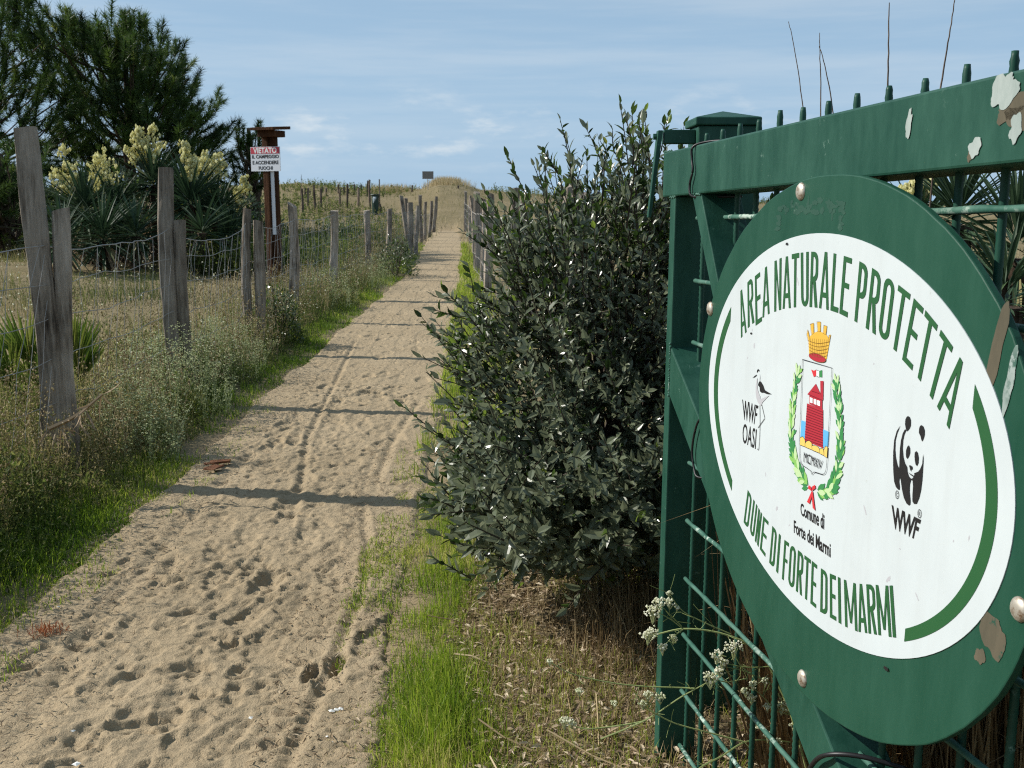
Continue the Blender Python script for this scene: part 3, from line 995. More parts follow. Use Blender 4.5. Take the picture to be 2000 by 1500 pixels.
tv = ([.619, .64, .695, .7355, .787, .8909, .9256, .947, 1.0013, 1.0372, 1.130, 1.138], [-.667, -.675, -.6968, -.7035, -.7130, -.7160, -.718, -.7175, -.7105, -.7044, -.675, -.6715])
bv = ([.6057, .629, .685, .715, .7291, .7514, .7846, .893, .916, .931, .952, 1.0134, 1.0455, 1.147, 1.155], [-.7339, -.7415, -.762, -.7698, -.7735, -.7775, -.7849, -.788, -.789, -.7890, -.7866, -.7814, -.776, -.744, -.741])
pr = Print()
for ch, a, c in BOT:
    a2, c2 = a + np.interp(a, tu, ts), c + np.interp(c, tu, ts)
    put(pr, ch, (a, np.interp(a, *tv)), (c, np.interp(c, *tv)), (a2, np.interp(a2, *bv)), (c2, np.interp(c2, *bv)), 0.0072)
pr.make('bottom_lettering', MT['ink_green'], sign)
# the two green arcs
for lo, hi, name in ((148, 223, 'l'), (-50, 31, 'r')):
    th = np.radians(np.linspace(lo, hi, 48))
    o_, i_ = [], []
    end = lambda d: math.copysign(math.degrees(math.acos(max(-1, min(1, math.cos(R(d)) * 0.937 / 0.892)))), ((d + 180) % 360) - 180) % 360
    lo2, hi2 = end(lo), end(hi)
    lo2 = lo2 - 360 if lo < 0 else lo2
    th2 = np.radians(np.linspace(lo2, hi2, 48))
    for t0_, t1_ in zip(th, th2):
        for rr0, L, t in ((0.937, o_, t0_), (0.892, i_, t1_)):
            x, y = 0.4945 * rr0 * math.cos(t), 0.3146 * rr0 * math.sin(t)
            L.append((0.8865 + x * math.cos(R(-2.2)) - y * math.sin(R(-2.2)), -0.5015 + x * math.sin(R(-2.2)) + y * math.cos(R(-2.2))))
    o_, i_ = np.array(o_), np.array(i_)
    pr = Print()
    pr.strip(o_, i_)
    pr.make('green_arc', MT['ink_green'], sign)

EMB={'bird_black':[[[638.6,-441.0],[639.6,-436.7],[643.7,-433.3],[648.9,-434.7],[650.3,-437.6],[647.4,-436.6],[644.0,-436.8],[641.0,-440.2]],[[619.8,-453.7],[629.7,-448.2],[639.0,-444.4],[638.2,-446.5],[630.0,-450.6]],[[654.4,-454.0],[659.7,-455.3],[668.5,-459.5],[676.7,-467.2],[689.4,-468.6],[707.5,-470.1],[693.1,-472.4],[683.3,-473.0],[673.3,-472.5],[663.4,-474.4],[656.5,-473.1],[654.0,-465.9],[645.8,-462.9],[649.7,-457.5]]],'bird_grey':[[[641.3,-449.7],[642.9,-455.0],[641.6,-462.2],[645.4,-471.4],[653.8,-479.8],[658.1,-481.9],[658.1,-487.4],[667.9,-484.4],[680.7,-479.6],[698.2,-473.8],[684.3,-481.8],[668.7,-491.9],[664.3,-498.2],[659.2,-498.4],[648.6,-494.6],[640.9,-487.5],[637.3,-479.6],[635.8,-465.8],[638.5,-455.7]],[[651.2,-439.9],[654.3,-446.4],[653.8,-454.1],[651.7,-453.7],[652.6,-446.7]]],'bird_legs':[[[658.6,-498.5],[663.5,-538.0],[662.7,-578.1],[655.4,-580.1]],[[666.4,-495.8],[682.1,-516.5],[681.7,-519.3],[655.3,-541.0]]],'wwf_oasi':[[[574.3,-501.9],[651.0,-501.2],[582.6,-538.3],[642.8,-537.5]],[[582.7,-546.3],[648.9,-545.8],[583.6,-582.6],[646.9,-582.2]]],'panda':[[[1142.8,-441.8],[1142.8,-435.4],[1145.6,-431.3],[1149.0,-429.6],[1153.1,-430.3],[1156.1,-434.3],[1156.7,-441.2],[1154.2,-445.9],[1149.0,-450.7],[1145.6,-448.3]],[[1177.3,-447.0],[1177.3,-440.8],[1179.3,-437.3],[1182.2,-435.7],[1186.5,-436.5],[1190.1,-441.0],[1190.9,-447.0],[1188.9,-452.9],[1186.3,-456.9],[1183.8,-454.6],[1182.2,-451.5]],[[1149.7,-482.1],[1149.7,-475.8],[1152.2,-471.0],[1155.2,-468.5],[1158.6,-471.7],[1159.6,-477.9],[1157.5,-483.3],[1153.9,-487.6],[1150.9,-486.1]],[[1171.0,-481.0],[1170.8,-475.4],[1174.2,-472.3],[1177.8,-473.9],[1180.8,-480.2],[1180.9,-487.1],[1178.0,-492.0],[1174.6,-490.6],[1172.4,-486.3]],[[1159.2,-495.6],[1162.6,-494.5],[1167.4,-495.1],[1168.1,-498.5],[1165.1,-500.3],[1165.3,-502.6],[1163.2,-501.3]],[[1158.3,-505.3],[1162.7,-505.7],[1171.3,-506.4],[1170.5,-508.3],[1164.2,-507.4]],[[1131.4,-445.9],[1123.1,-455.5],[1118.1,-469.5],[1117.7,-487.0],[1119.2,-501.2],[1121.6,-515.2],[1124.8,-526.1],[1130.1,-532.7],[1136.5,-535.0],[1139.8,-533.9],[1139.8,-529.6],[1137.4,-522.9],[1138.2,-516.5],[1141.3,-520.5],[1145.9,-532.4],[1151.7,-542.3],[1158.9,-548.3],[1164.9,-549.6],[1168.2,-547.2],[1168.1,-542.3],[1164.6,-530.4],[1164.0,-520.7],[1165.8,-514.5],[1167.4,-513.4],[1170.2,-514.2],[1172.1,-521.4],[1172.0,-532.8],[1173.0,-541.7],[1177.3,-544.1],[1183.3,-542.2],[1188.3,-532.7],[1191.3,-520.8],[1192.5,-506.6],[1192.4,-494.2],[1192.2,-481.8],[1191.1,-473.1],[1190.3,-476.7],[1190.1,-486.4],[1186.1,-494.2],[1181.8,-498.7],[1172.4,-503.3],[1173.4,-504.9],[1171.2,-509.3],[1168.0,-511.9],[1164.2,-511.7],[1160.1,-509.8],[1156.2,-504.8],[1154.7,-498.8],[1148.6,-494.5],[1143.8,-487.0],[1140.7,-476.3],[1140.4,-464.9],[1142.7,-455.9],[1147.0,-449.4],[1143.6,-448.7],[1138.7,-455.3],[1135.3,-466.0],[1134.1,-477.7],[1134.4,-489.1],[1135.3,-500.4],[1135.3,-505.6],[1130.6,-501.5],[1125.3,-492.5],[1122.2,-481.7],[1121.5,-468.8],[1124.7,-458.1]]],'rings':[[[1134.5,-542.5],[1137.7,-543.1],[1135.0,-547.2]],[[1191.6,-553.5],[1194.7,-553.6],[1192.1,-558.3]]],'wwf':[[[1121.8,-561.5],[1195.5,-562.2],[1127.9,-590.4],[1187.8,-589.8]]],'shield':[[[824.6,-393.1],[928.1,-393.5],[928.5,-535.9],[927.2,-555.4],[919.0,-565.1],[898.6,-567.7],[885.6,-569.7],[880.1,-575.0],[874.6,-570.0],[858.9,-568.6],[842.9,-567.1],[833.7,-559.8],[828.3,-534.8],[828.3,-494.2]]],'crown':[[[839.9,-356.0],[858.4,-345.8],[875.9,-341.3],[899.5,-343.1],[914.7,-350.9],[907.3,-381.4],[899.0,-389.2],[878.6,-391.0],[857.2,-389.0],[845.9,-382.0]],[[834.4,-351.0],[836.5,-342.4],[840.8,-347.6],[845.7,-358.2],[841.1,-361.5]],[[844.7,-333.2],[856.6,-330.0],[859.1,-346.3],[851.5,-349.3]],[[868.3,-327.0],[880.6,-325.9],[881.8,-341.3],[871.8,-342.3]],[[892.2,-330.3],[902.7,-330.7],[900.8,-344.3],[890.8,-343.1]],[[911.1,-344.6],[916.6,-342.7],[913.9,-353.7],[909.5,-355.5]]],'crownbase':[[[905.9,-384.3],[904.7,-386.1],[900.8,-387.8],[894.5,-389.2],[886.4,-390.1],[877.3,-390.3],[868.0,-390.0],[859.4,-389.1],[852.5,-387.7],[847.9,-385.9],[846.2,-383.9],[847.4,-382.0],[851.6,-380.2],[858.2,-378.9],[866.6,-378.1],[875.9,-377.8],[885.1,-378.2],[893.4,-379.2],[900.0,-380.6],[904.3,-382.3]]],'crownlines':[[[841.0,-360.1],[857.1,-361.2],[878.1,-360.8],[901.1,-357.0],[912.9,-354.6]],[[842.5,-365.0],[857.7,-366.4],[878.7,-366.2],[901.7,-362.3],[911.7,-359.8]],[[843.9,-369.9],[858.3,-371.6],[879.3,-371.7],[902.3,-367.6],[910.6,-365.1]],[[845.4,-374.8],[858.9,-376.8],[880.0,-377.1],[902.9,-373.0],[909.5,-370.3]],[[846.9,-379.6],[859.5,-382.0],[880.6,-382.5],[903.5,-378.3],[908.4,-375.6]]],'flag':[[[856.0,-405.9],[865.3,-406.6],[874.0,-403.8],[875.1,-413.6],[866.4,-416.5]],[[874.6,-403.7],[884.2,-404.0],[885.3,-413.8],[875.7,-413.5]],[[884.8,-404.0],[894.0,-401.6],[895.3,-413.2],[885.9,-413.7]]],'tower':[[[875.4,-426.3],[904.0,-448.6],[847.2,-448.1]],[[890.1,-419.7],[901.1,-418.1],[903.4,-448.2],[893.0,-439.4]],[[854.6,-447.7],[900.5,-448.6],[902.2,-463.5],[856.3,-462.4]],[[847.6,-463.0],[904.5,-463.6],[911.5,-524.4],[846.4,-525.3]]],'towerwin':[[[858.1,-451.1],[867.9,-451.2],[868.8,-459.5],[859.0,-459.4]],[[872.2,-451.3],[881.8,-451.4],[882.8,-459.6],[873.1,-459.5]],[[884.8,-451.4],[894.3,-451.5],[895.3,-459.6],[885.8,-459.6]]],'towerlines':[[[848.1,-467.2],[905.0,-467.7]],[[847.9,-471.5],[905.5,-471.7]],[[847.8,-475.8],[905.9,-475.8]],[[847.7,-480.1],[906.4,-479.8]],[[847.5,-484.4],[906.9,-483.8]],[[847.4,-488.7],[907.3,-487.9]],[[847.2,-493.0],[907.8,-491.9]],[[847.1,-497.3],[908.2,-496.0]],[[846.9,-501.7],[908.7,-500.1]],[[846.8,-506.0],[909.2,-504.1]],[[846.7,-510.3],[909.6,-508.2]],[[846.5,-514.6],[910.1,-512.2]],[[846.4,-519.0],[910.5,-516.3]],[[846.2,-523.3],[911.0,-520.3]],[[854.6,-447.5],[901.7,-449.0]],[[863.0,-439.9],[890.1,-440.1]]],'water':[[[829.6,-494.6],[847.4,-494.1],[847.7,-525.0],[829.2,-525.3]],[[908.1,-494.6],[927.8,-494.9],[927.6,-518.2],[911.3,-523.0]]],'rocks':[[[829.1,-524.2],[838.9,-520.2],[847.5,-523.6],[850.1,-535.4],[829.8,-536.3]],[[848.3,-530.6],[852.2,-526.4],[861.7,-521.6],[872.5,-524.2],[875.6,-535.1],[850.1,-535.7]],[[873.0,-528.9],[878.9,-526.5],[893.8,-525.3],[900.1,-528.2],[902.0,-534.8],[875.6,-535.4]],[[900.2,-528.7],[910.3,-524.3],[916.1,-528.9],[917.4,-535.5],[902.1,-535.3]],[[914.7,-527.3],[921.3,-518.7],[928.4,-520.0],[928.0,-536.5],[917.5,-536.1]]],'mcm':[[[846.7,-544.8],[913.8,-544.7],[847.3,-561.1],[910.8,-559.3]]],'laurel':[[[874.8,-599.2],[845.4,-589.1],[813.7,-567.3],[797.4,-541.3],[794.2,-512.3],[794.3,-482.9],[797.6,-453.1],[810.0,-417.9]],[[887.2,-600.3],[930.7,-590.5],[955.9,-562.3],[967.9,-532.4],[967.0,-505.9],[960.4,-467.2],[954.5,-444.2],[944.7,-416.5]]],'bow':[[[881.4,-602.6],[868.2,-601.4],[870.0,-595.2],[877.5,-595.6]],[[881.4,-602.6],[882.3,-594.4],[892.6,-589.0],[894.4,-594.2]],[[881.4,-602.6],[885.9,-604.9],[875.9,-625.3],[867.0,-624.2]],[[880.3,-604.1],[885.5,-601.6],[897.4,-630.9],[888.6,-628.5]]],'comune':[[[840.7,-633.6],[927.5,-629.0],[844.7,-652.2],[929.0,-652.4]],[[819.7,-669.1],[952.9,-668.9],[822.0,-689.4],[955.3,-690.3]]]}


def E(k, j=None):
    q = [np.array(p) / 1000 for p in EMB[k]]
    return q if j is None else q[j]


def text_geo(s, offset=0.0):
    cu = bpy.data.curves.new('lettering', 'FONT')
    cu.body = s
    cu.dimensions = '2D'
    cu.fill_mode = 'FRONT'
    cu.resolution_u = 3
    cu.offset = offset
    ob = bpy.data.objects.new('lettering', cu)
    COL.objects.link(ob)
    dg = bpy.context.evaluated_depsgraph_get()
    me = bpy.data.meshes.new_from_object(ob.evaluated_get(dg))
    v = np.array([p.co[:2] for p in me.vertices])
    f = [list(p.vertices) for p in me.polygons]
    bpy.data.objects.remove(ob)
    bpy.data.curves.remove(cu)
    bpy.data.meshes.remove(me)
    v[:, 0] = (v[:, 0] - v[:, 0].min()) / np.ptp(v[:, 0])
    return v, f


CAPH = None


def ptext(pr, s, quad, offset=0.0, lower=False):
    """text between the corners tl, tr, bl, br (cap line and base line)"""
    global CAPH
    if CAPH is None:
        CAPH = float(text_geo('H')[0][:, 1].max())
    v, f = text_geo(s, offset)
    tl, tr, bl, br = quad
    x, y = v[:, :1], v[:, 1:] / CAPH
    pr.add(pr.pts((bl * (1 - x) + br * x) * (1 - y) + (tl * (1 - x) + tr * x) * y), f)


def printed(name, mat, polys, lvl, lines=(), lw=0.001):
    pr = Print(lvl)
    for p in polys:
        pr.poly(p)
    for l in lines:
        pr.line(l, lw)
    return pr.make(name, MT[mat], sign)


printed('bird_emblem', 'ink_black', E('bird_black'), 2, [curve_pts(E('bird_legs', 0), 3), E('bird_legs', 1)], 0.0014)
printed('bird_emblem', 'ink_grey', E('bird_grey'), 1)
pr = Print(0)
for s_, q in zip(('WWF', 'OASI'), E('wwf_oasi')):
    ptext(pr, s_, q, 0.008)
pr.make('lettering', MT['ink_black'], sign)
pr = Print(1)
for p in E('panda'):
    pr.poly(p)
for c, rx, nm in ((E('rings', 0), 0.0042, 'C'), (E('rings', 1), 0.0042, 'R')):
    th = np.linspace(0, 2 * math.pi, 17)
    ry = 0.0055
    pr.line(np.stack([c[0, 0] + rx * np.cos(th), c[0, 1] + ry * np.sin(th)], 1), 0.0009)
    q = [np.array([c[0, 0] + a, c[0, 1] + b_]) for a, b_ in ((-.0019, .0028), (.0019, .0028), (-.0019, -.0028), (.0019, -.0028))]
    ptext(pr, nm, q)
pr.make('panda_emblem', MT['ink_black'], sign)
pr = Print(0)
ptext(pr, 'WWF', E('wwf', 0), 0.03)
pr.make('lettering', MT['ink_black'], sign)
pr = Print(0)
for s_, q in zip(('Comune di', 'Forte dei Marmi'), E('comune')):
    ptext(pr, s_, q, 0.022)
pr.make('lettering', MT['ink_black'], sign)
# the crest
sh = E('shield', 0)
top, low_ = sh[:3], curve_pts(sh[2:8], 4)
out = np.vstack([sh[:2], low_, curve_pts(sh[8:], 4), sh[:1]])
printed('crest_outline', 'ink_black', [], 6, [out], 0.0011)
for p in E('water'):
    printed('crest_water', 'ink_blue', [p], 1)
printed('crest_rocks', 'ink_pale_yellow', E('rocks'), 3)
printed('crest_rock_lines', 'ink_black', [], 4, [np.vstack([p, p[:1]]) for p in E('rocks')], 0.0007)
printed('crest_tower', 'ink_red', E('tower'), 2)
printed('crest_tower_lines', 'ink_dark_red', [], 4, E('towerlines'), 0.0009)
printed('crest_windows', 'ink_white', E('towerwin'), 5)
for p, mt in zip(E('flag'), ('ink_bright_red', 'ink_white', 'ink_leaf')):
    printed('crest_flag', mt, [p], 1)
printed('crest_flag_line', 'ink_black', [], 5, [np.vstack([E('flag', 1)[[0, 1]]]), np.vstack([E('flag', 1)[[3, 2]]])], 0.0006)
printed('crest_crown', 'ink_yellow', E('crown'), 1)
printed('crest_crown_inside', 'ink_red', E('crownbase'), 3)
cl_ = [curve_pts(p, 4) for p in E('crownlines')] + [np.vstack([p, p[:1]]) for p in E('crown')[1:]] + [np.vstack([E('crownbase', 0), E('crownbase', 0)[:1]])]
for j in range(9):
    x = 0.12 + j * 0.095
    a, b_ = E('crown', 0)[0] * (1 - x) + E('crown', 0)[4] * x, E('crown', 0)[9] * (1 - x) + E('crown', 0)[5] * x
    cl_.append(np.array([a, b_]))
printed('crest_crown_lines', 'ink_brown', [], 4, cl_, 0.0006)
pr = Print(5)
ptext(pr, 'MCMXIV', E('mcm', 0), 0.0)
pr.make('lettering', MT['ink_black'], sign)
prs = {k: Print(1 + q) for q, k in enumerate(('ink_leaf', 'ink_leaf_light', 'ink_leaf_pale'))}
rl = np.random.default_rng(4)
for bi, br_ in enumerate(E('laurel')):
    cp = curve_pts(br_, 6)
    tg = unit(np.gradient(cp, axis=0))
    for q in range(2, len(cp)):
        for sd in (-1, 1, 0):
            if rl.random() < 0.12:
                continue
            big = 1.0 + 0.35 * (q < 14)
            a = math.atan2(tg[q, 1], tg[q, 0]) + sd * rl.uniform(0.35, 0.75) + rl.normal(0, 0.1)
            L, W = rl.uniform(0.015, 0.021) * big, rl.uniform(0.0048, 0.0075) * big
            d, n_ = np.array([math.cos(a), math.sin(a)]), np.array([-math.sin(a), math.cos(a)])
            p0 = cp[q] + n_ * sd * 0.002 + rl.normal(0, 0.0015, 2)
            pts_ = [p0, p0 + d * L * .3 + n_ * W * .45, p0 + d * L * .65 + n_ * W * .5, p0 + d * L, p0 + d * L * .65 - n_ * W * .5, p0 + d * L * .3 - n_ * W * .45]
            k = ('ink_leaf', 'ink_leaf', 'ink_leaf', 'ink_leaf_light', 'ink_leaf_pale')[rl.integers(0, 5)]
            prs[k].poly(pts_)
for k, pq in prs.items():
    pq.make('wreath_leaves', MT[k], sign, kind='stuff')
printed('wreath_bow', 'ink_bright_red', E('bow'), 5)
# bolt heads and bare patches on the board
for (w, v) in ((0.783, -0.1188), (0.3837, -0.3431), (0.8793, -0.9261), (1.4007, -0.6072)):
    a = np.linspace(0, 2 * math.pi, 20, endpoint=False)
    Vb, Fb = [], []
    for r_, hgt in ((0.0148, 0.0122), (0.0144, 0.0140), (0.0115, 0.0166), (0.0060, 0.0180)):
        Vb.append(G(w + r_ * np.cos(a), v + r_ * np.sin(a), np.full(20, hgt)))
    Vb.append(G(np.array([w]), np.array([v]), np.array([0.0183])))
    ii = np.arange(20)
    for k in range(3):
        Fb.append(np.stack([k * 20 + ii, k * 20 + (ii + 1) % 20, (k + 1) * 20 + (ii + 1) % 20, (k + 1) * 20 + ii], -1))
    Fb.append(np.stack([60 + ii, 60 + (ii + 1) % 20, np.full(20, 80)], -1))
    build('bolt', np.concatenate(Vb), Fb, MT['bolt'], sign, smooth=True)
for cw, cv, w, h, mt, sd, tl in ((1.358, -0.655, 0.046, 0.050, 'primer', 21, 0.2), (1.338, -0.690, 0.020, 0.020, 'primer', 28, 0.2), (1.322, -0.325, 0.024, 0.115, 'primer', 22, -0.25), (1.352, -0.352, 0.016, 0.075, 'paper', 23, -0.2)):
    V, F = blob(cw, cv, w, h, 0.0127 + (0.0003 if mt == 'paper' else 0), sd, 34, 0.35, tl)
    build('bare_patch' if mt == 'primer' else 'sticker_scrap', V, F, MT[mt], sign)
for q in range(16):                                        # grime and scuffs on the panel
    a_, b_ = rl.uniform(0, 6.28), rl.uniform(0.15, 0.85) ** 0.5
    V, F = blob(0.8865 + 0.46 * b_ * math.cos(a_), -0.5015 + 0.29 * b_ * math.sin(a_), rl.uniform(0.002, 0.006), rl.uniform(0.002, 0.014), 0.01348 + q * 0.000003, 80 + q, 12, 0.7, rl.uniform(-1, 1))
    build('grime_mark', V, F, MT['ink_grey'], sign)
pg = Geo()
for k in range(64):
    if k < 44:
        cw, cv = rl.uniform(0.70, 0.93), -0.146 + rl.normal(0, 0.007)
    else:
        cw, cv = (0.70 if k % 2 else 0.925) + rl.normal(0, 0.004), rl.uniform(-0.185, -0.14)
    V, F = blob(cw, cv, rl.uniform(0.006, 0.024), rl.uniform(0.004, 0.011), 0.01215 + k * 0.000004, 40 + k, 14, 0.6, 0)
    pg.add(V, F)
pg.make('sticker_residue', painted('sticker_residue', (0.012, 0.050, 0.034), (0.026, 0.075, 0.052), (0.14, 0.25, 0.18), 0.7, 0.56), sign, kind='stuff')
for cw, cv, sd in ((0.742, -0.205, 61), (0.605, -0.372, 62), (1.135, -0.795, 63)):
    V, F = blob(cw, cv, 0.008, 0.006, 0.0146, sd, 12, 0.7)
    build('dirt_speck', V, F, MT['ink_black'], sign)

# ------------------------------------------------------------------ fences of split posts and wire
def post_geo(b, tpt, r0, r1, seed, slant=0.15, n=14, K=16, flat_=0.85):
    r = np.random.default_rng(seed)
    b, tpt = np.array(b, float), np.array(tpt, float)
    t = np.linspace(0, 1, K)
    ax = b + (tpt - b) * t[:, None] + np.stack([0.012 * np.sin(t * 5 + r.uniform(0, 6)), 0.012 * np.sin(t * 4 + r.uniform(0, 6)), 0 * t], 1) * np.linalg.norm(tpt - b) * 0.8
    an = np.arange(n) * 2 * math.pi / n + r.uniform(0, 6)
    m_ = 4                                                  # split timber: a rough four-sided section
    a4 = (np.arange(m_) * 2 * math.pi / m_) + math.pi / 4 + r.uniform(0.05, 0.45)
    prof = np.min([1.0 / np.maximum(np.cos((an - q - math.pi / m_ + math.pi) % (2 * math.pi) - math.pi), 0.2) for q in a4], axis=0)
    prof = np.minimum(prof, 1.25) * (1 + 0.05 * r.normal(0, 1, n)) * 0.95
    prof[r.integers(0, n)] *= 0.80                          # a split
    V = []
    for k in range(K):
        rad = (r0 + (r1 - r0) * t[k]) * prof * (1 + 0.035 * r.normal(0, 1, n)) * (1 + 0.06 * math.sin(t[k] * 9 + seed))
        ring = ax[k] + np.stack([np.cos(an) * rad, np.sin(an) * rad * flat_, 0 * an], 1)
        if k == K - 1:
            ring[:, 2] += slant * (np.cos(an + seed) * r1)
        V.append(ring)
    V.append((ax[-1] + np.array([0, 0, 0.002]))[None])
    i = np.arange(n)
    F = [np.stack([k * n + i, k * n + (i + 1) % n, (k + 1) * n + (i + 1) % n, (k + 1) * n + i], -1) for k in range(K - 1)]
    F.append(np.stack([(K - 1) * n + i, (K - 1) * n + (i + 1) % n, np.full(n, K * n)], -1))
    return np.concatenate(V), F


def span(parent, a, b_, hts, sag, seed, gap=0.105, rw=0.0022, lean=0.0):
    """one stretch of wire netting between two posts; a, b_ = ground points of the posts"""
    r = np.random.default_rng(seed)
    a, b_ = np.array(a, float), np.array(b_, float)
    L = np.linalg.norm(b_ - a)
    n_ = 14
    t = np.linspace(0, 1, n_)
    g = Geo()
    rows_ = []
    for k, h in enumerate(hts):
        s_ = sag * (1.0 if k == len(hts) - 1 else 0.55) * r.uniform(0.6, 1.3)
        z_ = -s_ * 4 * t * (1 - t) + 0.003 * r.normal(0, 1, n_) + 0.009 * np.sin(t * r.uniform(9, 16) + r.uniform(0, 6))
        P = a + (b_ - a) * t[:, None]
        P[:, 2] += h + z_
        P[:, 0] += 0.012 * r.normal(0, 1, n_)
        rows_.append(P)
        V, F = tubes(P, rw * (1.45 if k == len(hts) - 1 else 1.0), 4)
        g.add(V, F)
    nv = max(3, int(L / gap))
    for q in range(nv + 1):
        u = np.clip((q + r.normal(0, 0.15)) / nv, 0, 1)
        sl = r.normal(lean, 0.010)
        P = np.array([[np.interp(np.clip(u + sl * (k - 2) * 0.8, 0, 1), t, Rr[:, c]) for c in range(3)] for k, Rr in enumerate(rows_)])
        P[1:-1] += r.normal(0, 0.004, (len(rows_) - 2, 3))
        V, F = tubes(P, rw * 0.72, 3)
        g.add(V, F)
    g.make('wire_mesh', MT['wire'], parent, kind='stuff')


# left fence: (top pixel, Y, base x, radius, second post (top px, dx, r) or None)
LF = [((-760, 250), 2.2, -2.42, 0.050, None),
      ((57, 252), 5.13, -2.36, 0.058, ((113, 410), 0.09, 0.043)),
      ((324, 329), 7.13, -2.40, 0.052, ((352, 432), 0.10, 0.042)),
      ((482, 408), 9.56, -2.49, 0.042, ((506, 432), 0.10, 0.045)),
      ((571, 400), 12.2, -2.61, 0.055, None), ((652, 412), 14.9, -2.60, 0.058, None), ((718, 411), 18.7, -2.64, 0.058, None),
      ((760, 408), 21.6, -2.60, 0.055, None), ((802, 396), 25.1, -2.50, 0.070, None), ((815, 402), 27.3, -2.55, 0.065, None),
      ((784, 382), 29.5, -2.95, 0.06, None), ((793, 387), 32, -3.1, 0.06, None), ((821, 381), 34.5, -3.05, 0.06, None), ((832, 394), 37, -3.15, 0.06, None), ((843, 393), 40, -3.2, 0.06, None), ((852, 384), 43, -3.25, 0.065, None)]
fence = empty('wire_fence', (-2.45, 9, 0), 'weathered split post and wire fence along the left side of the path', 'fence')
pts = []
for k, (tp, Y, bx_, rad, sec) in enumerate(LF):
    gz = float(H(bx_, Y))
    b = np.array([bx_, Y, gz - 0.15])
    tpt = at(tp[0], tp[1], Y)
    V, F = post_geo(b, tpt, rad * 1.08, rad * 0.95, 100 + k, 0.7 if k == 4 else 0.2)
    build('post', V, F, MT['post'], fence, smooth=False)
    if sec:
        t2 = at(sec[0][0], sec[0][1], Y + 0.02)
        V, F = post_geo((bx_ + sec[1], Y + 0.03, gz - 0.15), t2, sec[2] * 1.05, sec[2], 150 + k, 0.3)
        build('post', V, F, MT['post'], fence)
    pts.append(np.array([bx_ + 0.05, Y - 0.03, gz]))
for k in range(len(pts) - 1):
    sag = [0.03, 0.05, 0.09, 0.06, 0.04][k] if k < 5 else 0.05
    span(fence, pts[k], pts[k + 1], (0.15, 0.40, 0.62, 0.82, 1.00, 1.18) if k < 9 else (0.25, 0.6, 0.95), sag, 200 + k, 0.12 if k < 5 else 0.22, 0.0020 if k < 4 else 0.0026, 0.03)

rfence = empty('wire_fence', (-0.6, 20, 0), 'grey post and wire fence beyond the dark shrub, right of the path', 'fence')
RY = [6.2, 8.3, 10.5, 12.6, 15, 17.6, 20.4, 23.5, 26.8, 30.5, 34.5, 38.5, 42.5]
rp = []
for k, Y in enumerate(RY):
    x = float(np.interp(Y, PY, PR)) + 0.34 + (0.05 if k % 2 else -0.04) + 0.62 * (1 - float(sst(7, 19, Y)))
    gz = float(H(x, Y))
    hgt = 1.40 + 0.10 * math.sin(k * 2.3) + 0.004 * Y
    V, F = post_geo((x, Y, gz - 0.2), (x + rng.normal(0, .03), Y, gz + hgt), 0.062, 0.055, 300 + k, 0.4)
    build('post', V, F, MT['post'], rfence)
    if k in (3, 6, 8):
        V, F = post_geo((x + .14, Y + .1, gz - 0.2), (x + .16, Y + .1, gz + hgt - .12), 0.07, 0.06, 330 + k, 0.4)
        build('post', V, F, MT['post'], rfence)
    rp.append(np.array([x - 0.05, Y, gz]))
for k in range(len(rp) - 1):
    span(rfence, rp[k], rp[k + 1], (0.15, 0.42, 0.70, 0.98, 1.2), 0.05, 400 + k, 0.16, 0.0034, 0.0)


def march(px, py, y0=30.0, y1=70.0):
    """where the sight line through a pixel meets the terrain"""
    d = ray(px, py)
    Y = np.linspace(y0, y1, 400)
    P = EYE + d * (Y / d[1])[:, None]
    u = np.nonzero(P[:, 2] <= H(P[:, 0], P[:, 1]))[0]
    k = u[0] if len(u) else 399
    return P[k]


# stakes on the dune, (x, top, base) in the photograph
ST = [(579.8, 368, 374), (591, 368, 417), (601, 367, 407), (596, 368, 388), (614.7, 361, 413), (624.7, 369, 414), (629, 365, 380), (638, 367, 387), (660, 360, 380), (664, 369, 405), (673, 366, 382), (677, 359, 407), (681, 369, 381), (693, 360, 383), (698, 365, 377), (700, 367, 406), (707, 361, 380), (716.5, 353, 384), (722, 351, 410), (766, 361, 375), (804, 362, 377), (895, 362, 370), (947.5, 365, 379), (748, 400, 420), (605, 372, 379), (728, 372, 380)]
ORD = ['leftmost', 'second', 'third', 'fourth', 'fifth', 'sixth', 'seventh', 'eighth', 'ninth', 'tenth', 'eleventh', 'twelfth', 'thirteenth', 'fourteenth', 'fifteenth', 'sixteenth', 'seventeenth', 'eighteenth', 'nineteenth', 'twentieth']


def stake_label(k):
    x, a, b_ = ST[k]
    lf = sorted(q[0] for q in ST if q[0] < 733)
    rt_ = sorted(q[0] for q in ST if q[0] >= 733)
    kind = ('tall' if b_ - a > 34 else 'short' if b_ - a < 16 else 'grey') + ' wooden stake'
    if x < 733:
        i_ = lf.index(x)
        return f'{kind} on the dune, ' + ('leftmost of all' if i_ == 0 else f'{ORD[i_]} from the left before the bin' if i_ < len(lf) - 1 else 'closest to the litter bin')
    return {748: 'leaning broken wooden stake just right of the litter bin', 766: 'short wooden stake on the skyline, nearer the bin than the sign', 804: 'short wooden stake on the skyline just left of the grey sign', 895: 'stubby wooden stake on the right end of the grassy mound', 947.5: 'short wooden stake on the skyline above the right fence'}[x]


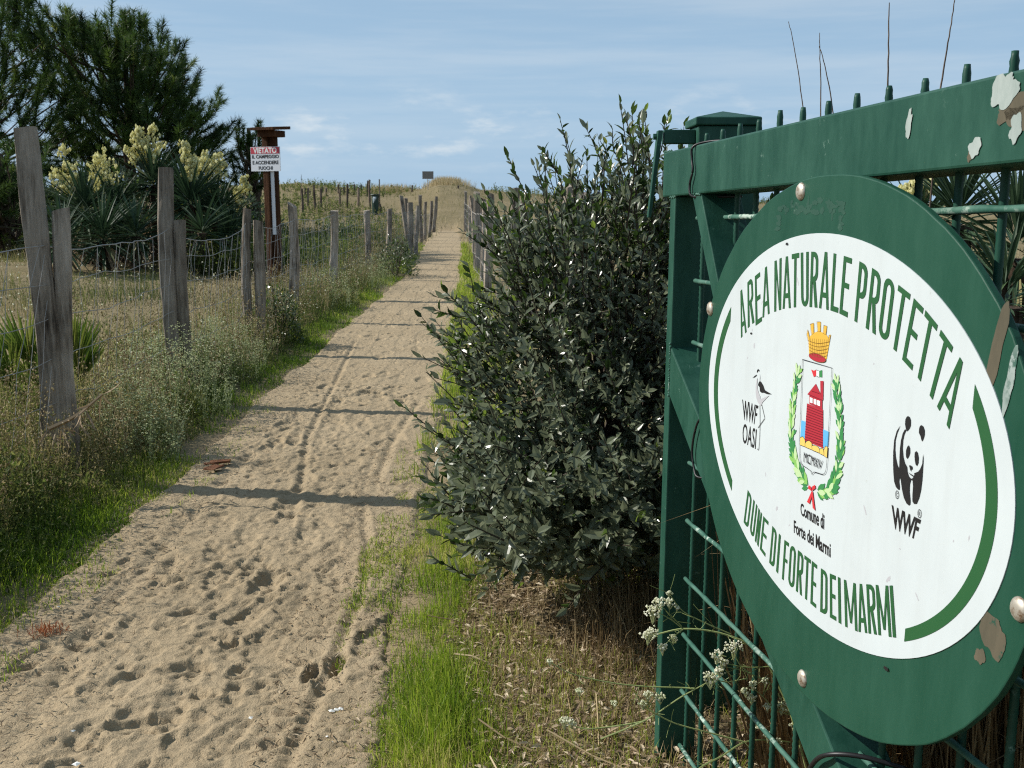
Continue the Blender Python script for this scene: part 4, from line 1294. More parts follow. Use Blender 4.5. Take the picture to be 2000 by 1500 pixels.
for k, (x, t0_, b0_) in enumerate(ST):
    p = march(x, b0_ - 2)
    Y = p[1]
    gz = float(H(p[0], Y))
    tp = at(x + [0, -1, 1.2, 0, -1.5, 2][k % 6], t0_, Y)
    if k == 23:
        tp = at(742, 398, Y)
    V, F = post_geo((p[0], Y, gz - 0.3), tp, 0.055 + 0.02 * (k % 3 == 0), 0.05, 500 + k, 0.3, 7, 6)
    tag(build('wooden_stake', V, F, MT['stake']), stake_label(k), 'stake', 'loose stakes on the dune')
p = march(587, 384)
V, F = tubes(np.array([[p[0], p[1], p[2] - .2], at(588, 360, p[1]), at(588.5, 341, p[1])]), np.array([[.03, .02, .01]]), 5)
tag(build('dead_stalk', V, F, MT['stake']), 'thin bare dead stalk taller than the stakes on the left dune', 'stalk')

# litter bin on the slope
p = march(734, 419)
bn = empty('litter_bin', (p[0], p[1], p[2]), 'dark green litter bin with a pale bag on the dune slope', 'litter bin')
Y = p[1]
x0, x1 = at(726, 419, Y)[0], at(741, 419, Y)[0]
zt, zb = at(733, 379, Y)[2], p[2]
cx, rr0 = (x0 + x1) / 2, (x1 - x0) / 2
a = np.linspace(0, 2 * math.pi, 14, endpoint=False)
ii = np.arange(14)
V = np.concatenate([np.stack([cx + rr0 * .85 * np.cos(a), Y + rr0 * .85 * np.sin(a), 0 * a + zb], 1), np.stack([cx + rr0 * np.cos(a), Y + rr0 * np.sin(a), 0 * a + zt - .05], 1)])
build('body', V, [np.stack([ii, (ii + 1) % 14, (ii + 1) % 14 + 14, ii + 14], -1), ii[None, ::-1]], MT['dark_plastic'], bn)
V, F = tubes(np.stack([cx + rr0 * 1.05 * np.cos(np.append(a, 0)), Y + rr0 * 1.05 * np.sin(np.append(a, 0)), np.full(15, zt - .03)], 1), 0.03, 6)
build('rim', V, F, MT['dark_plastic'], bn)
V, F = tubes(np.array([[cx + rr0 * 1.15, Y, zb - .2], [cx + rr0 * 1.18, Y, at(741, 350, Y)[2]]]), 0.028, 6)
build('pole', V, F, MT['stake'], bn)
for k in range(3):
    zz = np.linspace(zt - .12, zt - .42 + .08 * k, 6)
    aa = -1.9 + k * 0.28
    V, F = tubes(np.stack([cx + rr0 * 1.0 * math.cos(aa) + 0 * zz, Y + rr0 * 1.0 * math.sin(aa) + 0 * zz, zz], 1), np.array([[.01, .03, .035, .03, .025, .01]]), 5)
    build('bag', V, F, MT['bag'], bn)

# sign on the dune top
p = march(836, 371)
Y = p[1]
sg = empty('beach_sign', (p[0], Y, p[2]), 'small grey rectangular sign on a thin pole on top of the dune', 'sign')
a0, a1 = at(825, 349.5, Y), at(846.5, 334.5, Y)
build('panel', boxv(a0[0], a1[0], Y - .02, Y + .02, a0[2], a1[2]), BOXF, MT['sign_grey'], sg, bevel=0.004)
xm = at(835.5, 349, Y)[0]
V, F = tubes(np.array([[xm, Y + .045, p[2] - .3], [xm, Y + .045, a1[2] - .05]]), 0.024, 6)
build('pole', V, F, MT['wire'], sg)

# notice post
NY = 15.0
npost = empty('notice_post', (at(531, 560, NY)[0], NY, 0), 'tall brown wooden post with a little roof and a no camping notice', 'notice post')
xl, xm, xr = at(517.5, 400, NY)[0], at(531, 400, NY)[0], at(545, 400, NY)[0]
zt = at(531, 262, NY)[2]
build('plank', boxv(xl, xm - .003, NY - .03, NY + .03, -0.2, zt), BOXF, MT['brown_wood'], npost, bevel=0.006)
build('plank', boxv(xm + .003, xr, NY + .005, NY + .075, -0.2, zt), BOXF, MT['brown_wood'], npost, bevel=0.006)
zr0, zr1 = at(531, 258, NY)[2], at(531, 249.5, NY)[2]
V = boxv(at(503, 258, NY)[0], at(558, 258, NY)[0], NY - .20, NY + .20, zr0 + .012, zr0 + .055)
V[4:6, 2] -= .0
V[[2, 3, 6, 7], 2] += .03
build('roof', V, BOXF, MT['brown_wood'], npost, bevel=0.004)
build('roof_block', boxv(at(511, 260, NY)[0], at(551, 260, NY)[0], NY - .12, NY + .14, at(531, 268, NY)[2], zr0 + .018), BOXF, MT['brown_wood'], npost, bevel=0.004)
build('white_strip', boxv(at(532.5, 400, NY)[0], at(540.5, 400, NY)[0], NY - .002, NY + .0045, at(531, 458, NY)[2], at(531, 334, NY)[2]), BOXF, MT['plate'], npost)
pz0, pz1 = at(521, 334.5, NY)[2], at(521, 287, NY)[2]
px0, px1 = at(487, 310, NY)[0], at(556.5, 310, NY)[0]
plate = build('notice_plate', boxv(px0, px1, NY - .040, NY - .0305, pz0, pz1), BOXF, MT['plate'], npost)
hh, ww = pz1 - pz0, px1 - px0
build('red_band', boxv(px0 + .012 * ww, px1 - .012 * ww, NY - .0425, NY - .0401, pz0 + .72 * hh, pz1 - .02 * hh), BOXF, MT['plate_red'], plate)
for s_, x_0, x_1, y_0, y_1, mt, yo in (('VIETATO', .10, .90, .745, .955, 'ink_white', -.0435), ('IL CAMPEGGIO', .045, .965, .535, .665, 'ink_black', -.0415), ('E ACCENDERE', .055, .945, .29, .425, 'ink_black', -.0415), ('FUOCHI', .26, .74, .065, .195, 'ink_black', -.0415)):
    v, f = text_geo(s_, 0.035)
    V = np.stack([px0 + ww * (x_0 + (x_1 - x_0) * v[:, 0]), np.full(len(v), NY + yo), pz0 + hh * (y_0 + (y_1 - y_0) * v[:, 1] / CAPH)], 1)
    build('lettering', V, f, MT[mt], plate)

npost.rotation_euler = (0, 0, R(-24))                    # its face turned a little toward the sun

# ------------------------------------------------------------------ the dark leafy shrub by the gate
def in_poly(x, y, poly):
    poly = np.asarray(poly, float)
    ins = np.zeros(len(x), bool)
    j = len(poly) - 1
    for i in range(len(poly)):
        xi, yi, xj, yj = *poly[i], *poly[j]
        c = ((yi > y) != (yj > y)) & (x < (xj - xi) * (y - yi) / (yj - yi + 1e-12) + xi)
        ins ^= c
        j = i
    return ins


# outline of the crown in metres (x across, z up), the crown is about a metre deep around Y = 3.75
SH = np.array([(1010, 345), (1075, 330), (1110, 285), (1170, 300), (1235, 245), (1275, 255), (1320, 300), (1420, 330), (1440, 700), (1420, 1180), (1290, 1200), (1150, 1205), (1010, 1170), (925, 1120), (880, 1020), (885, 930), (900, 850), (900, 750), (905, 660), (930, 600), (950, 540), (985, 480), (990, 410)], float)
SHM = np.stack([(SH[:, 0] - 1000) / 2000 * 3.75, 1.45 - np.interp(SH[:, 1], [220, 390, 750, 1240], [-0.33, 0.0, 0.70, 1.52])], 1)
SHM[:, 1] = np.where(SHM[:, 1] > 0.75, SHM[:, 1] - 0.26 * np.clip((SHM[:, 1] - 0.75) / 0.6, 0, 1), SHM[:, 1])
SHM[:, 0] = np.where(SHM[:, 0] < 0.25, SHM[:, 0] + np.where(SHM[:, 1] > 0.8, 0.02, 0.09), SHM[:, 0])
SHM[:, 1] = np.maximum(SHM[:, 1], 0.06)
rs = np.random.default_rng(3)
q = np.stack([rs.uniform(-0.35, 1.0, 9000), rs.uniform(0.03, 1.85, 9000)], 1)
q = q[in_poly(q[:, 0], q[:, 1], SHM)]
yd = 3.80 + rs.normal(0, 0.22, len(q)) - 0.46 * (1 - sst(0.30, 0.95, q[:, 1]))
S0 = np.stack([q[:, 0] * yd / 3.75, yd, 1.45 + (q[:, 1] - 1.45) * yd / 3.75], 1)[:1700]
S0[:, 2] = np.maximum(S0[:, 2], 0.05)
cen = np.array([0.36, 3.85, 0.55])
dirs = unit(unit(S0 - cen) * np.array([1.0, 1.0, 0.5]) + np.array([-0.10, -0.1, 0.62]) + rs.normal(0, 0.28, S0.shape))
upr = S0[:, 2] > 1.15
dirs[upr] = unit(dirs[upr] * np.array([0.75, 0.75, 1]) + np.array([0, 0, 0.18]))
# the long sprays that stick out of the outline
EX = [((960, 640), (850, 600), 3.5), ((900, 880), (785, 800), 3.45), ((1000, 520), (905, 448), 3.7), ((1010, 480), (965, 395), 3.8), ((1050, 420), (985, 312), 3.8), ((1120, 360), (1105, 240), 3.8), ((1180, 330), (1150, 250), 3.85), ((1235, 330), (1245, 215), 3.7), ((1270, 330), (1262, 228), 3.75), ((1255, 340), (1225, 240), 3.8), ((1300, 330), (1300, 240), 3.9), ((880, 970), (830, 915), 3.45), ((890, 1010), (838, 985), 3.4), ((920, 1130), (850, 1090), 3.35), ((960, 1090), (860, 1040), 3.3), ((930, 760), (870, 680), 3.5), ((940, 790), (868, 700), 3.55), ((1090, 340), (1060, 300), 3.7), ((1200, 300), (1190, 255), 3.7), ((930, 850), (855, 770), 3.5)]
eb = np.array([at(a[0], a[1], Y) for a, c, Y in EX])
et = np.array([at(c[0], c[1], Y - .02) for a, c, Y in EX])
S0 = np.vstack([S0, eb])
Ls = np.concatenate([rs.uniform(0.12, 0.25, len(S0) - len(EX)), np.linalg.norm(et - eb, axis=1)])
dirs = np.vstack([dirs, unit(et - eb)])
K = 5
t = np.linspace(0, 1, K)
bend = rs.normal(0, 0.05, S0.shape) + np.array([0, 0, 0.03])
bend[-len(EX):] = rs.normal(0, 0.01, (len(EX), 3))
SP = S0[:, None, :] + dirs[:, None, :] * (Ls[:, None] * t)[..., None] + bend[:, None, :] * (t ** 2)[None, :, None]
shrub = empty('leafy_shrub', (0.40, 3.8, 0.0), 'dense dark evergreen shrub with small glossy leaves between path and gate', 'shrub')
g = Geo()
V, F = tubes(SP, np.linspace(0.0032, 0.0014, K)[None], 3)
g.add(V, F)
# inner limbs from the root to the twigs
lim = rs.choice(np.nonzero(S0[:, 1] > 3.72)[0], 110, replace=False)
NL = 110
Lp = np.zeros((NL, 6, 3))
root = np.stack([0.42 + rs.normal(0, 0.10, NL), 3.92 + rs.normal(0, 0.10, NL), np.full(NL, -0.05)], 1)
for k in range(6):
    f = k / 5
    Lp[:, k] = root * (1 - f) + S0[lim] * f + np.array([0, 0, 0.16]) * math.sin(f * math.pi) + rs.normal(0, 0.02, (NL, 3)) * (0 < k < 5)
V, F = tubes(Lp, np.linspace(0.010, 0.003, 6)[None], 5)
g.add(V, F)
g.make('branches', MT['twig'], shrub, kind='stuff')
nl = np.where(np.arange(len(S0)) < len(S0) - len(EX), 18, 18)
pi_ = np.repeat(np.arange(len(S0)), nl)
u = np.concatenate([np.linspace(0.0, 1.0, k) for k in nl])
tw = np.concatenate([np.arange(k) for k in nl])
pos = S0[pi_] + dirs[pi_] * (Ls[pi_] * u)[:, None] + bend[pi_] * (u ** 2)[:, None]
e1 = unit(np.cross(dirs, np.array([0.3, 0.2, 1.0])))
e2 = np.cross(dirs, e1)
ph = tw * 1.5708 + rs.uniform(0, 6.28, len(S0))[pi_] + rs.normal(0, 0.35, len(pi_))
od = e1[pi_] * np.cos(ph)[:, None] + e2[pi_] * np.sin(ph)[:, None]
op = rs.uniform(0.45, 1.15, len(pi_)) * (1 - 0.6 * (u > 0.93))
D = unit(dirs[pi_] * np.cos(op)[:, None] + od * np.sin(op)[:, None] + rs.normal(0, 0.12, (len(pi_), 3)))
Nn = unit(dirs[pi_] - D * np.sum(dirs[pi_] * D, 1, keepdims=True) + rs.normal(0, 0.25, D.shape))
LL = rs.uniform(0.027, 0.050, len(pi_)) * (1 + 0.25 * (pos[:, 2] < 0.6))
WW = LL * rs.uniform(0.32, 0.46, len(pi_))
tint = np.clip(0.42 + 0.20 * rs.normal(0, 1, len(pi_)) + 0.16 * rs.normal(0, 1, len(S0))[pi_] + 0.30 * (u > 0.9) * rs.random(len(pi_)), 0, 0.94)
tint = np.where(rs.random(len(pi_)) < 0.012, rs.uniform(0.96, 1, len(pi_)), tint)
keep = (rs.random(len(pi_)) > 0.10) & (pos[:, 2] > 0.07)
pos, D, Nn, LL, WW, tint = [a[keep] for a in (pos, D, Nn, LL, WW, tint)]
# the 300 leaves that show largest (front of the crown) are leaves of their own, the rest one mass
cz = pos @ FW - EYE @ FW
score = LL / cz * np.abs(Nn[:, 1]) * np.where((pos[:, 1] < 3.62) | (pos[:, 0] < -0.1), 1, 0.55)
big = np.argsort(-score)[:300]
rest = np.setdiff1d(np.arange(len(pos)), big)
V, F = leaves(pos[rest], D[rest], Nn[rest], LL[rest], WW[rest], 0.16)
build('foliage', V, F, MT['shrub'], shrub, attrs={'tint': np.repeat(tint[rest], 8)}, kind='stuff')
for k in big:
    V, F = leaves(pos[k:k + 1], D[k:k + 1], Nn[k:k + 1], LL[k:k + 1] * 1.1, WW[k:k + 1] * 1.1, 0.16)
    build('leaf', V, F, MT['shrub'], shrub, attrs={'tint': np.repeat(tint[k:k + 1], 8)})

# ------------------------------------------------------------------ pines
def pine(name_label, poly, Y, trunk_px, seed, nsh, group=None, dep=1.5, lsh=0.5, dens=0.0):
    r = np.random.default_rng(seed)
    poly = np.array(poly, float)
    x0, y0 = poly.min(0)
    x1, y1 = poly.max(0)
    Q = np.stack([r.uniform(x0, x1, nsh * 6), r.uniform(y0, y1, nsh * 6)], 1)
    Q = Q[in_poly(Q[:, 0], Q[:, 1], poly)]
    nz = fbm(Q[:, 0] / 55, Q[:, 1] / 55, 2, seed)
    Q = Q[nz > -0.16 + dens][:nsh]
    Yd = Y + r.normal(0, dep * 0.5, len(Q))
    C_ = np.stack([at(a, b_, Y) for a, b_ in Q])
    C_ = C_ + (Yd - Y)[:, None] * np.array([0, 1.0, 0])
    tb = at(trunk_px[0], 470, Y)
    tb[2] = float(H(tb[0], Y)) - 0.2
    tt_ = at(trunk_px[1], trunk_px[2], Y)
    root_ = empty('pine_tree', tb, name_label, 'pine tree', group)
    tl_ = curve_pts([tb, tb * .6 + tt_ * .4 + np.array([.1, 0, 0]), tt_], 6)
    V, F = tubes(tl_, np.linspace(0.16, 0.05, len(tl_))[None], 8)
    build('trunk', V, F, MT['bark'], root_, smooth=True)
    up = np.array([0, 0, 1.0])
    mid = C_.mean(0)
    dd = unit(unit(C_ - mid) * 0.75 + up * 0.85 + r.normal(0, 0.25, C_.shape))
    # branches: each shoot group hangs on a limb from the trunk
    nb = min(len(C_), 90)
    bi = r.choice(len(C_), nb, replace=False)
    P = np.zeros((nb, 6, 3))
    st_ = tl_[np.clip(((C_[bi, 2] - tb[2]) / (tt_[2] - tb[2]) * 0.75 * len(tl_)).astype(int), 2, len(tl_) - 1)]
    for k in range(6):
        f = k / 5
        P[:, k] = st_ * (1 - f) + C_[bi] * f - up * 0.35 * math.sin(f * math.pi) * 0.8 + r.normal(0, 0.05, (nb, 3)) * (0 < k < 5)
    V, F = tubes(P, np.linspace(0.045, 0.012, 6)[None], 4)
    build('limbs', V, F, MT['bark'], root_, kind='stuff')
    ls = r.uniform(0.6, 1.15, len(C_)) * lsh
    SPn = C_[:, None, :] + dd[:, None, :] * (ls[:, None] * np.linspace(-0.4, 0.55, 4))[..., None]
    g_ = Geo()
    V, F = tubes(SPn, np.linspace(0.010, 0.005, 4)[None], 3)
    g_.add(V, F, 0.35)
    NN = 150
    pi2 = np.repeat(np.arange(len(C_)), NN)
    uu = r.uniform(-0.25, 0.55, len(pi2))
    p0 = C_[pi2] + dd[pi2] * (ls[pi2] * uu)[:, None]
    rd = unit(r.normal(0, 1, p0.shape))
    nd = unit(dd[pi2] * 1.0 + rd * 0.95)
    ln = r.uniform(0.11, 0.19, len(pi2)) * (lsh / 0.5) ** 0.9
    sd = unit(np.cross(nd, r.normal(0, 1, p0.shape))) * 0.0050 * (Y / 15)
    V = np.stack([p0 - sd, p0 + sd, p0 + nd * ln[:, None] + np.array([0, 0, -0.012])], 1).reshape(-1, 3)
    tn = np.clip(r.normal(0.45, 0.22, len(C_))[pi2] + r.normal(0, 0.12, len(pi2)), 0, 1)
    g_.add(V, [np.arange(len(pi2) * 3).reshape(-1, 3)], np.repeat(tn, 3))
    g_.make('crown', MT['pine'], root_, kind='stuff')


pine('tall dark green pine with upright shoots at the left edge behind the leaning post', [(-160, -60), (-20, -70), (40, -25), (62, 5), (85, 45), (110, 55), (125, 70), (118, 130), (150, 220), (130, 330), (170, 420), (100, 470), (-160, 480)], 24, (-150, -130, 20), 71, 430, 'pines behind the left fence', 2.6, 0.82, -0.10)
pine('broad dark pine behind the flowering yuccas, reaching toward the notice post', [(112, 90), (135, 25), (150, 60), (178, 55), (205, 40), (222, 80), (250, 45), (300, 60), (312, 90), (322, 130), (345, 120), (352, 165), (378, 150), (392, 190), (410, 205), (405, 240), (422, 280), (420, 330), (395, 380), (330, 395), (260, 365), (200, 385), (120, 400)], 27, (255, 240, 70), 72, 640, 'pines behind the left fence', 3.0, 0.78, -0.02)
pine('small thin pine showing sky through its branches, left of the notice post', [(452, 330), (468, 290), (480, 250), (500, 245), (508, 290), (512, 330), (508, 380), (470, 395), (440, 370)], 28, (500, 485, 250), 73, 42, 'pines behind the left fence', 1.2, 0.62, 0.03)
pine('low bright green young pine behind the leaning post', [(0, 290), (30, 280), (45, 330), (50, 400), (30, 455), (-60, 460), (-60, 300)], 19.5, (-5, 0, 300), 74, 70, 'pines behind the left fence', 1.2, 0.66, -0.1)

# ------------------------------------------------------------------ yuccas
def yucca(px, py, Y, Rl, n, spikes, seed, label, group, sc=1.85):
    r = np.random.default_rng(seed)
    Y, Rl = Y * sc, Rl * sc
    c = at(px, py, Y)
    gz = float(H(c[0], Y))
    root_ = empty('yucca', (c[0], Y, gz), label, 'yucca', group)
    V, F = tubes(curve_pts([(c[0] + r.normal(0, .05), Y, gz - .1), (c[0] + r.normal(0, .03), Y, (gz + c[2]) / 2), c], 4), np.linspace(0.075, 0.06, 9)[None] * sc ** .5, 7)
    build('trunk', V, F, MT['bark'], root_)
    el = np.arcsin(r.uniform(-0.62, 0.99, n))
    az = r.uniform(0, 6.28, n)
    D_ = np.stack([np.cos(el) * np.cos(az), np.cos(el) * np.sin(az), np.sin(el)], 1)
    P_ = c + np.array([0, 0, 1.0]) * (np.sin(el) * 0.08)[:, None] + D_ * 0.03
    L_ = Rl * r.uniform(0.75, 1.1, n)
    Nn_ = unit(np.array([0, 0, 1.0]) - D_ * D_[:, 2:3] + r.normal(0, .1, D_.shape))
    V, F = leaves(P_, D_, Nn_, L_, r.uniform(0.026, 0.036, n) * (Rl / 0.5), 0.22, 0.10, 0.25, 0.7, 0.75)
    tn = np.clip(0.25 + 0.4 * r.random(n) + 0.6 * (el < -0.35) * r.random(n), 0, 1)
    build('leaf_rosette', V, F, MT['yucca'], root_, attrs={'tint': np.repeat(tn, 8)}, kind='stuff')
    nd_ = 46
    zz = r.uniform(0.12, 1.0, nd_)[:, None]
    az = r.uniform(0, 6.28, nd_)
    D_ = np.stack([np.cos(az) * 0.55, np.sin(az) * 0.55, np.full(nd_, -0.8)], 1)
    V, F = leaves(np.array([c[0], Y, gz]) + np.array([0, 0, 1.0]) * (c[2] - gz) * zz + D_ * 0.04, D_, unit(r.normal(0, .4, D_.shape) + np.array([0, 0, 1.0])), Rl * r.uniform(0.45, 0.8, nd_), 0.026, 0.2, 0.2)
    build('dead_leaf_skirt', V, F, MT['litter'], root_, attrs={'tint': np.repeat(r.uniform(0, .6, nd_), 8)}, kind='stuff')
    for k, (sx, sy0, sy1, wd_) in enumerate(spikes):
        b = at(sx, sy1, Y - 0.05)
        tp = at(sx + r.normal(0, 5), sy0, Y - 0.05)
        g_ = Geo()
        V, F = tubes(curve_pts([c, (b + c) / 2 + r.normal(0, .02, 3), b, tp], 4), np.linspace(0.014, 0.005, 13)[None], 5)
        g_.add(V, F, 0.0)
        hgt = tp[2] - b[2]
        W2 = wd_ / 2000 * Y * 0.42
        nb = 24
        f0 = r.uniform(0, 0.92, nb)
        a0 = r.uniform(0, 6.28, nb)
        rr2 = W2 * (0.34 + 1.0 * np.sin(np.clip(f0 + 0.12, 0, 1) ** 0.8 * math.pi))
        bp = b + (tp - b) * f0[:, None]
        bt = bp + np.stack([np.cos(a0) * rr2, np.sin(a0) * rr2, hgt * 0.10 + 0 * a0], 1)
        V, F = tubes(np.stack([bp, bt], 1), 0.004, 3)
        g_.add(V, F, 0.1)
        nf = int(4 + 5 * min(1, wd_ / 60))
        fi = np.repeat(np.arange(nb), nf)
        fu = r.uniform(0.25, 1.05, len(fi))
        fp = bp[fi] + (bt - bp)[fi] * fu[:, None] + r.normal(0, 0.014 * sc, (len(fi), 3)) - np.array([0, 0, .02 * sc])
        V, F = dots(fp, sc ** .85 * np.stack([r.uniform(0.011, 0.017, len(fi)), r.uniform(0.011, 0.017, len(fi)), r.uniform(0.017, 0.026, len(fi))], 1))
        g_.add(V, F, np.repeat(r.uniform(0, 1, len(fi)), 6))
        g_.make('flower_spike', MT['petal'], root_)


YG = 'flowering yuccas behind the left fence'
yucca(165, 415, 9.6, 0.50, 130, [(122, 280, 365, 46), (140, 338, 372, 26)], 81, 'yucca with two sparse cream spikes right behind the leaning post', YG)
yucca(225, 420, 9.9, 0.46, 120, [(202, 282, 372, 58)], 82, 'yucca with one dense pointed cream spike, right of the sparse spikes', YG)
yucca(300, 362, 10.2, 0.46, 150, [(262, 256, 318, 38), (297, 242, 320, 44), (276, 246, 300, 30)], 83, 'tallest yucca with a wide cluster of cream spikes left of the second post', YG)
yucca(372, 400, 10.0, 0.52, 150, [(366, 275, 322, 30), (378, 305, 352, 34)], 84, 'yucca with a small upright cream spike just right of the second post', YG)
yucca(425, 425, 10.4, 0.46, 120, [(402, 293, 352, 40), (427, 298, 350, 34)], 85, 'yucca with two spreading cream spikes left of the lone small spike', YG)
yucca(455, 440, 10.6, 0.36, 80, [(470, 342, 392, 32)], 86, 'low yucca with one small cream spike above the third post', YG)
yucca(120, 470, 8.6, 0.42, 80, [], 87, 'low yucca without flowers among weeds behind the leaning post', 'flowerless yuccas')
yucca(395, 455, 9.4, 0.40, 80, [], 88, 'low yucca without flowers between the second and third fence posts', 'flowerless yuccas')
yucca(200, 468, 9.0, 0.44, 110, [], 77, 'low flowerless yucca under the dense pointed spike', 'flowerless yuccas')
yucca(265, 462, 9.3, 0.42, 100, [], 78, 'low flowerless yucca left of the second fence post', 'flowerless yuccas')
yucca(445, 470, 9.8, 0.38, 90, [], 79, 'low flowerless yucca just left of the third fence post', 'flowerless yuccas')
YR = 'yuccas behind the gate'
yucca(1870, 440, 4.6, 0.34, 130, [], 91, 'grey green yucca seen between the bars under the top rail', YR, 1.0)
yucca(1985, 505, 4.0, 0.36, 120, [], 92, 'yucca behind the gate at the right edge, below the crossbar', YR, 1.0)
yucca(1790, 470, 5.4, 0.34, 100, [(1788, 345, 375, 60)], 93, 'yucca with a faded cream spike behind the gate above the oval sign', YR, 1.0)
yucca(1960, 600, 3.4, 0.24, 90, [], 94, 'low pale yucca behind the gate beside the upper right edge of the oval sign', YR, 1.0)

# dwarf palm behind the leaning post
pc = np.array([-2.62, 5.75, float(H(-2.62, 5.75))])
palm = empty('dwarf_palm', pc, 'yellow green fan palm growing low behind the leaning fence post', 'palm')
for k, (fx, fy, a0) in enumerate(((10, 690, 0.5), (40, 650, 0.15), (60, 700, -0.1), (150, 660, -0.35), (30, 730, 0.5), (155, 690, -0.45), (-20, 680, 0.6))):
    hub = at(fx + 20 * (fx < 100), fy + 60, 5.75 + 0.05 * (k % 3))
    g_ = Geo()
    V, F = tubes(curve_pts([pc, (pc + hub) / 2 + np.array([0, 0, .06]), hub], 4), 0.006, 4)
    g_.add(V, F, 0.4)
    n_ = 20
    aa = np.linspace(-0.75, 0.75, n_) * (0.5 if fx > 100 else 1.0) - a0 * 0.8
    D_ = np.stack([np.sin(aa), np.full(n_, -0.25) + rng.normal(0, .05, n_), np.cos(aa)], 1)
    V, F = leaves(np.repeat(hub[None], n_, 0), D_, np.repeat(np.array([[0, -1.0, 0.15]]), n_, 0), 0.36 * (1 - 0.25 * np.abs(aa + a0 * .8)) + rng.normal(0, .015, n_), 0.020, 0.2, 0.1)
    g_.add(V, F, np.repeat(rng.uniform(0.1, 1, n_), 8))
    g_.make('frond', MT['palm'], palm)

# small dark shrubs at the fence foot
def bushlet(c, r3, n, seed, label):
    r = np.random.default_rng(seed)
    gz = float(H(c[0], c[1]))
    lf = max(1.0, (r3[2] / 0.6) ** 1.2)
    root_ = empty('small_shrub', (c[0], c[1], gz), label, 'shrub')
    P_ = unit(r.normal(0, 1, (n, 3))) * (r.uniform(0.25, 1, n) ** 0.5)[:, None]
    P_[:, 2] = np.abs(P_[:, 2])
    P_ = P_ * np.array(r3) * (1 + 0.35 * fbm(P_[:, 0] * 3, P_[:, 2] * 3 + P_[:, 1], 2, seed))[:, None]
    D_ = unit(P_ / np.array(r3) + r.normal(0, 0.5, P_.shape) + np.array([0, 0, .4]))
    V, F = leaves(np.array([c[0], c[1], gz]) + P_, D_, unit(r.normal(0, 1, P_.shape) + np.array([0, 0, 1])), lf * r.uniform(0.03, 0.055, n), lf * r.uniform(0.013, 0.02, n))
    build('foliage', V, F, MT['shrub'], root_, attrs={'tint': np.repeat(r.uniform(0, 1, n), 8)}, kind='stuff')
    T_ = np.stack([np.repeat(np.array([[c[0], c[1], gz - .05]]), 14, 0), np.array([c[0], c[1], gz]) + P_[:14]], 1)
    V, F = tubes(T_, 0.006, 4)
    build('branches', V, F, MT['twig'], root_)


bushlet((-2.33, 10.1), (0.24, 0.25, 0.56), 1100, 95, 'small dark rounded shrub at the foot of the third fence post')
bushlet((-2.20, 19.5), (0.42, 0.7, 0.75), 1300, 96, 'dark shrub crowding the left fence farther down the path')
for bx_, by_, sx_, sz_, n_, lb in ((-10.6, 21.0, 1.9, 1.75, 3200, 'tall dark shrub filling the space under the left pine'), (-8.4, 21.6, 1.6, 1.65, 3200, 'dark shrub mass behind the sparse spiked yucca'), (-6.7, 22.0, 1.5, 1.55, 3200, 'dark shrub mass behind the tallest yucca'), (-5.5, 22.6, 0.7, 1.1, 1400, 'low dark shrub left of the notice post foot')):
    bushlet((bx_, by_), (sx_, 1.2, sz_), n_, int(-bx_ * 10), lb)
bushlet((-5.1, 30.5), (0.75, 0.6, 0.9), 900, 97, 'dark low bush among the stakes in front of the dune')

# ------------------------------------------------------------------ grass, weeds and litter
def gpts(x, y, dz=0.0):
    return np.stack([x, y, H(x, y) + dz], 1)


def lay(name, mat, parts):
    g_ = Geo()
    for V, F, tn in parts:
        g_.add(V, F, tn)
    return g_.make(name, mat, kind='stuff')


rg = np.random.default_rng(17)


def left_strip(n, y0, y1, d0, d1, pw=1.0):
    """points beside the left edge of the path, d metres outward; nearer = denser"""
    y = y0 * (y1 / y0) ** rg.uniform(0, 1, n)
    d = d0 + (d1 - d0) * rg.uniform(0, 1, n) ** pw
    return path_l(y) - d, y


def right_strip(n, y0, y1, d0, d1, pw=1.0):
    y = y0 * (y1 / y0) ** rg.uniform(0, 1, n)
    d = d0 + (d1 - d0) * rg.uniform(0, 1, n) ** pw
    return path_r(y) + d, y


# bright short grass along the left edge
parts = []
x, y = left_strip(52000, 2.2, 34, -0.03, 0.42, 1.25)
d = path_l(y) - x
k = fbm(x * 3.2, y * 2.2, 3, 31) + 0.17 - 0.9 * np.maximum(0, 0.06 - d) / 0.06 * 0.5 > rg.uniform(-0.15, 0.40, len(x))
x, y, d = x[k], y[k], d[k]
h = (0.022 + 0.075 * sst(-0.05, 0.30, d) * (0.8 + 0.9 * fbm(x * 2.2, y * 1.6, 2, 34)) * rg.uniform(0.5, 1.3, len(x))) * (1 + 0.02 * y)
tn = np.clip(rg.normal(0.44, 0.22, len(x)) + 0.9 * fbm(x * 1.5, y * 1.2, 2, 33), 0, 1)
parts.append(blades(gpts(x, y, -0.01), h, 0.0042 * (1 + 0.05 * y), 0.55, tint=tn))
